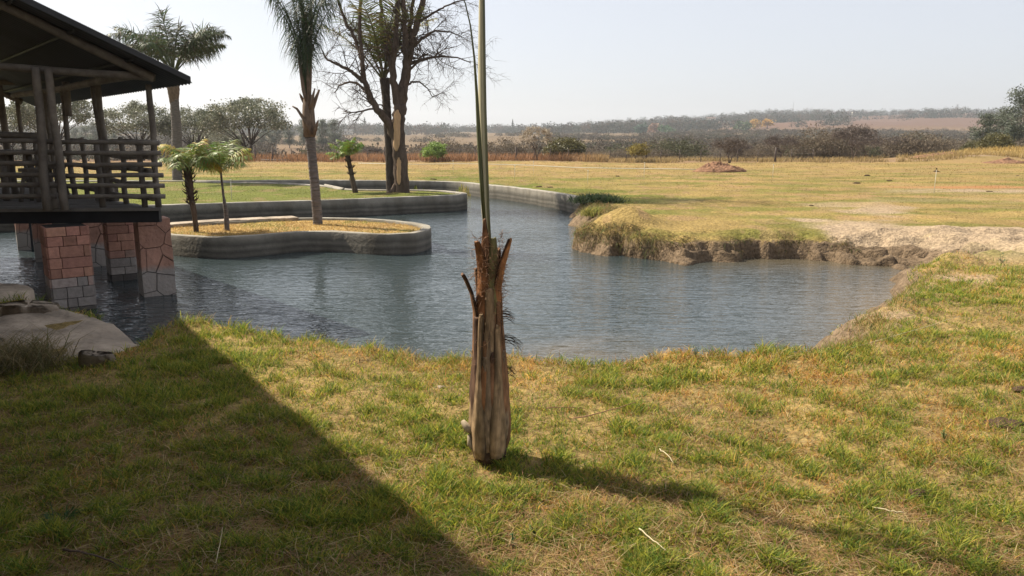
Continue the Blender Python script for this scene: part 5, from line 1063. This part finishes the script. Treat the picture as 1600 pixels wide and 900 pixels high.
# ---------------------------------------------------------------- single plants, sticks
def tuftplant(name, x, y, n, h, w_, cols, label, cat, spread=.05, lean=.7, bend=.8, group=None):
    z = tz(x, y); c = np.array(cols)[RN.integers(0, len(cols), n)]*RN.uniform(.7, 1.3, (n, 1)); v, q, t, cc = blades(RN.normal(0, spread, n), RN.normal(0, spread, n), np.full(n, -.005), RN.uniform(.5, 1, n)*h, RN.uniform(.6, 1.2, n)*w_, np.abs(RN.normal(lean*.6, lean*.5, n)), RN.uniform(0, 6.28, n), c, bend=bend)
    o = npmesh(name, v, [q, t], M['blade'], np.clip(cc, 0, 1)); o.location = (x, y, z); return tag(o, label, cat, group)
x, y = W(22, 572); tuftplant('dry_shrub', x, y, 1600, .42, .006, [(.22, .17, .08), (.12, .12, .045), (.30, .24, .13)], 'dry feathery shrub at the left edge in front of the rock slab', 'shrub', .14, .7, .6)
x, y = W(96, 812); tuftplant('weed', x, y, 130, .15, .010, [(.05, .10, .03), (.07, .13, .035)], 'dark green strap-leaved weed in the shade at lower left', 'weed', .03, 1.2, .9)
tuftplant('shrub', 2.35, 21.3, 2600, .34, .03, [(.04, .075, .03), (.07, .09, .04)], 'dark green low shrub at the end of the channel wall', 'shrub', .26, .9, .5)
tuftplant('shrub', 2.1, 18.6, 1500, .32, .02, [(.28, .25, .07), (.20, .21, .05)], 'yellowish grass clump on the headland beside the dark low shrub', 'shrub', .16, .8, .6)
def broadweed(px, py, h, label, col, seed, zoff=0):
    x, y = W(px, py); z = tz(x, y); rr = random.Random(seed); t = thing('weed', label, 'weed', (x, y, z)); mb = MB(); tips = []
    for k in range(4):
        a = rr.uniform(0, 6.28); l = rr.uniform(.3, 1) if k else 1; q = Vector((cos(a)*h*.35*l, sin(a)*h*.35*l, h*l)); mb.tube([(0, 0, 0), q*.5+Vector((0, 0, .02)), q], [.0025, .002, .001], 4, cap=False, col=col); tips.append(q)
    mb.build('stem', M['blade'], t, vc=True); mb = MB()
    for q in tips:
        for i in range(7):
            u = .3+.7*i/6; p = q*u; a = rr.uniform(0, 6.28); L = h*.28*rr.uniform(.6, 1.1); d = Vector((cos(a), sin(a), .35)).normalized(); s = d.cross(UPV).normalized()*L*.22; kk = rr.uniform(.7, 1.3)
            mb.grid([[p-s*.2, p+s*.2], [p+d*L*.5-s, p+d*L*.5+s], [p+d*L-s*.1-Vector((0, 0, L*.2)), p+d*L+s*.1-Vector((0, 0, L*.2))]], tuple(c*kk for c in col))
    mb.build('leaf', M['leaf'], t, vc=True, smooth=False)
for i, (px, py, h, c, lb) in enumerate(((1086, 558, .10, (.10, .15, .06), 'small upright weed on the waterline right of the palm trunk'), (695, 560, .05, (.08, .15, .04), 'small leafy weed at the waterline left of the palm trunk'), (1362, 500, .10, (.10, .15, .05), 'leafy weed on the bank corner at the right of the pond'),
        (800, 850, .06, (.07, .14, .04), 'broad-leaved weed in the grass below the palm trunk'), (835, 835, .05, (.08, .14, .05), 'second broad-leaved weed just right of the one below the trunk'), (1475, 690, .07, (.08, .13, .03), 'upright weed in the greener grass at the right'),
        (1235, 592, .05, (.07, .14, .03), 'small green weed in the straw grass right of centre'), (1512, 398, .20, (.08, .13, .05), 'green weed on the sandy bank at far right'), (1565, 408, .22, (.07, .12, .05), 'dark green weed clump nearest the right edge on the sandy bank'))): broadweed(px, py, h, lb, c, i+5)
def stick(pts, r, label, m='log'):
    P = []
    for px, py, hz_ in pts: x, y = W(px, py); P.append((x, y, tz(x, y)+.02+hz_))
    mb = MB(); Q = []
    for i in range(len(P)-1):
        for k in range(4): Q.append(Vector(P[i]).lerp(Vector(P[i+1]), k/4)+Vector((0, 0, R.gauss(0, .003))))
    Q.append(Vector(P[-1])); mb.tube(Q, [r*(1-.5*i/len(Q)) for i in range(len(Q))], 6, wob=.1); return tag(mb.build('stick', M[m]), label, 'stick', 'fallen sticks and stalks')
M['stalk'] = mat('dry_stalk', (.52, .44, .28), var=.2, rough=.8); M['twig'] = mat('red_twig', (.25, .14, .08), var=.3, rough=.9)
stick([(895, 663, .01), (940, 655, .015), (993, 640, .03)], .004, 'reddish-brown stick lying right of the palm trunk', 'twig')
stick([(852, 650, .01), (880, 649, .01), (912, 648, .01)], .003, 'thin reddish twig left of the longer stick', 'twig')
stick([(998, 846, .03), (1020, 862, .02), (1040, 876, .01)], .0035, 'pale straw stalk lying in the grass at bottom centre right', 'stalk')
stick([(1030, 721, .02), (1040, 727, .02), (1052, 737, .01)], .003, 'short pale stalk lying beside the trunk shadow', 'stalk')
stick([(1363, 796, .02), (1390, 805, .02), (1411, 810, .02)], .0035, 'pale stalk in the greener grass at lower right', 'stalk')
stick([(100, 866, .01), (150, 880, .02), (205, 898, .01)], .005, 'grey-brown curved stick in the shade at bottom left', 'deadbark')
stick([(338, 893, .0), (345, 875, .03), (350, 858, .06)], .002, 'thin pale stalk in the shade at the bottom edge', 'stalk')
stick([(1330, 300*1+247, .0), (1455, 520, .05), (1500, 505, .08)], .002, 'long thin stalk above the bank corner at the right', 'stalk')
